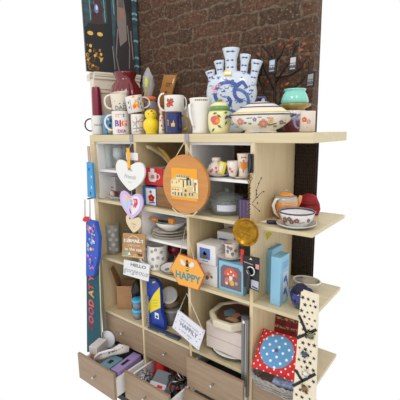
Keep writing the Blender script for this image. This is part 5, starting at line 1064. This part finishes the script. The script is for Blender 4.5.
# ------------------------------------------------------------------ cushion and basket, last column
WKG = M((172, 166, 160), .7, name='grey_wicker', var=.2, sc=(60, 60, 60)); WKD = M((120, 112, 108), .75)
xa, xb = BX(250.5, -.03, Z3+.03), 1.30
t = T('wicker_basket', 'shallow grey wicker basket holding the polka dot cushion', 'basket', ((xa+xb)/2, .05, Z3+EPS)); W = (xb-xa)/2; D = .11; H = .04
def ov(s_, a, z): 
    c, q = math.cos(a), math.sin(a); e = .45
    return Vector((s_*W*math.copysign(abs(c)**e, c), s_*D*math.copysign(abs(q)**e, q), z))
b = MB(); N = 64
for i in range(6):
    z = .004+H*i/6
    b.tube([ov(.9+.1*i/6+(.03 if (k//2+i) % 2 else -.01), 2*PI*k/N, z) for k in range(N)], .0036, WKG, 6, True)
for k in range(0, N, 2): b.tube([ov(.9, 2*PI*k/N, .0), ov(1.0, 2*PI*k/N, H)], .0035, WKD, 5)
b.build('woven_wall', t)
b = MB(); 
for q_ in range(2): b.tube([ov(1.01, 2*PI*k/96, H+.006*math.sin(k*1.2+PI*q_)+.004)+Vector((0, .004*math.cos(k*1.2+PI*q_), 0)) for k in range(96)], .0055, WKG, 6, True)
b.build('braided_rim', t)
b = MB(); b.add([ov(.9, 2*PI*k/N, .003) for k in range(N)], [tuple(range(N))], WKD); b.build('base', t)
# cushion: puffy square leaning back
RDOT = dots((202, 40, 40), (236, 226, 222), 46, .17, name='red_dotted_fabric'); BDOT = dots((92, 150, 196), (236, 236, 238), 33, .18, name='blue_dotted_fabric')
c0 = A(275, 345, .09); t = T('dotted_cushion', 'red polka dot square cushion with a large blue polka dot oval', 'cushion', (BX(275, -.02, Z3+.07), -.03, Z3+.074), rot=(-.88, .0, .12))
def puff(wx, wz, th, m, n=18, pw=.5):
    V = []; F = []
    for s_ in (-1, 1):
        for j in range(n+1):
            for i in range(n+1):
                u, v = i/n*2-1, j/n*2-1; e = max(0, (1-u**4)*(1-v**4))**pw; V.append((u*wx*(1-.06*(1-v*v)*0), s_*th*e, (v+1)*wz))
    o2 = (n+1)**2
    for j in range(n):
        for i in range(n):
            a = j*(n+1)+i; F.append((a, a+1, a+n+2, a+n+1)); F.append((o2+a, o2+a+n+1, o2+a+n+2, o2+a+1))
    return MB().add(V, F, m, True)
wx, wz = .104, .090
puff(wx, wz, .03, RDOT).build('cover', t)
b = MB(); n = 14; V = [(0, -.0345, wz)]; F = []
for j in range(1, 7):
    for k in range(40):
        a = 2*PI*k/40; u, v = .70*j/6*math.cos(a), .80*j/6*math.sin(a); e = max(0, (1-u**4)*(1-v**4))**.5; V.append((u*wx-.008, -.03*e-.0045*(1 if j < 6 else .3), (v+1)*wz))
for k in range(40): F.append((0, 1+k, 1+(k+1) % 40))
for j in range(5):
    for k in range(40): a, b2 = 1+j*40+k, 1+j*40+(k+1) % 40; F.append((a, a+40, b2+40, b2))
b.add(V, F, BDOT, True); b.build('blue_oval', t)
b = MB(); b.disc(-.008, wz, .008, lambda x, z: Vector((x, -.0362, z)), M((96, 70, 110), .6), 10); b.build('button', t)
t = T('patterned_textile', 'red patterned folded textile standing behind the polka dot cushion', 'textile', (BX(277, .21, Z3+.1), .21, Z3+.002), .15); MB().box((-.1, -.012, 0), (.1, .012, .235), M((176, 44, 44), .8, var=.55, sc=(26, 26, 26), c2=(90, 30, 34), name='red_weave'), Matrix.Rotation(-.15, 4, 'X')).build('cloth', t, .008)
b = MB(); X_ = Matrix.Rotation(-.15, 4, 'X')
for z in (.06, .1, .14, .18, .21): b.box((-.095, -.0128, z), (.095, -.0118, z+.012), M((206, 160, 110), .8, var=.5, sc=(90, 20, 90), c2=(60, 80, 70), p0=.45, p1=.55), X_)
b.build('stripes', t)
t = T('blue_pad', 'blue checked fabric pad under right corner of the red cushion', 'pad', (1.225, -.0, Z3+.03), .15); MB().box((-.06, -.03, 0), (.07, .03, .018), M((86, 126, 176), .8, var=.3, sc=(70, 70, 70), c2=(186, 196, 214))).build('pad', t, .006)
lump('clear_bag', 'clear plastic bag bunched in the front of the wicker basket', 'bag', 1.2, .005, Z3+.006, .03, .04, SV, 1.5, .8)
# star fabric notice board leaning at the right front
ST = M((232, 220, 196), .85, name='cream_fabric')
Yn = -.10
c = [(301, 291.5), (317, 297), (314, 403), (293, 397)]
P = [A(x, y, Yn) for x, y in c]; o = P[0]; zt = o.z
t = T('notice_board', 'tall cream notice board with black stars and crossed black ribbons at the right edge', 'notice board', (o.x, Yn, zt)); O = [(p.x-o.x, p.z-zt) for p in P]
zf = -1.463-zt; ext = lambda p, q_: (p[0]+(q_[0]-p[0])*zf/q_[1], zf)
OX = [O[0], O[1], ext(O[1], O[2]), ext(O[0], O[3])]
MB().prism(OX, 0, .022, ST).build('padded_board', t, .006)
q = lambda u, v, y=-.0008: Vector((O[3][0]*(1-u)*(1-v)+O[2][0]*u*(1-v)+O[1][0]*u*v+O[0][0]*(1-u)*v, y, O[3][1]*(1-u)*(1-v)+O[2][1]*u*(1-v)+O[1][1]*u*v+O[0][1]*(1-u)*v))
b = MB(); rg = random.Random(6); SB = M((30, 28, 30), .7); Wp = (O[1][0]-O[0][0]); Hp = -O[3][1]
for j in range(17):
    for i in range(3):
        u = .14+.32*i+(.16 if j % 2 else 0)+rg.uniform(-.03, .03); v = .03+.058*j+rg.uniform(-.008, .008); s_ = rg.choice((.006, .008, .0095)); a0 = rg.uniform(0, 6)
        if u > .95: continue
        p = q(u, v); b.flat([(p.x+(s_ if k % 2 == 0 else s_*.42)*math.cos(a0+k*PI/5), p.z+(s_ if k % 2 == 0 else s_*.42)*math.sin(a0+k*PI/5)) for k in range(10)], lambda x, z: Vector((x, -.0008, z)), SB)
b.build('star_print', t)
for P_ in ([(.02, .58), (.98, .7)], [(.02, .78), (.5, .645)], [(.02, .12), (.98, .28)], [(.02, .27), (.4, .19)]):
    b = MB(); a_, b_ = q(*P_[0]), q(*P_[1]); b.stroke([(a_.x, a_.z), (b_.x, b_.z)], .011, lambda x, z: Vector((x, -.0016, z)), M((22, 22, 24), .6)); b.build('ribbon', t)
def brooch(u, v, label, mats, n):
    p = Vector((o.x, Yn, zt))+q(u, v, -.0022); tt = T('brooch', label, 'brooch', p, 0, 'brooches pinned on the star board'); rg = random.Random(n)
    MB().lathe([(0, 0), (.011, 0), (.012, .002), (.006, .006), (0, .007)], mats[0], 18, X=Matrix.Rotation(PI/2, 4, 'X')).build('setting', tt)
    for k in range(9): a = k*.7; MB().lathe([(0, -.003), (.004, 0), (0, .003)], mats[k % len(mats)], 8, X=Matrix.Translation((.011*math.cos(a), -.004, .013*math.sin(a)))).build('stone', tt)
brooch(.72, .64, 'green and brass brooch highest on the star board', (M((120, 130, 96), .3, .6), GOLD, M((80, 100, 90), .3)), 1)
brooch(.45, .45, 'dark blue grey stone brooch in the middle of the star board', (M((70, 90, 110), .2, .4), M((60, 66, 80), .3), CHROME), 2)
brooch(.55, .27, 'white pearl brooch on the lower ribbon of the star board', (CER, M((190, 180, 170), .3), CHROME), 3)
brooch(.55, .12, 'brown and gold brooch lowest on the star board', (M((140, 110, 70), .3, .6), GOLD, M((110, 80, 50), .3)), 4)
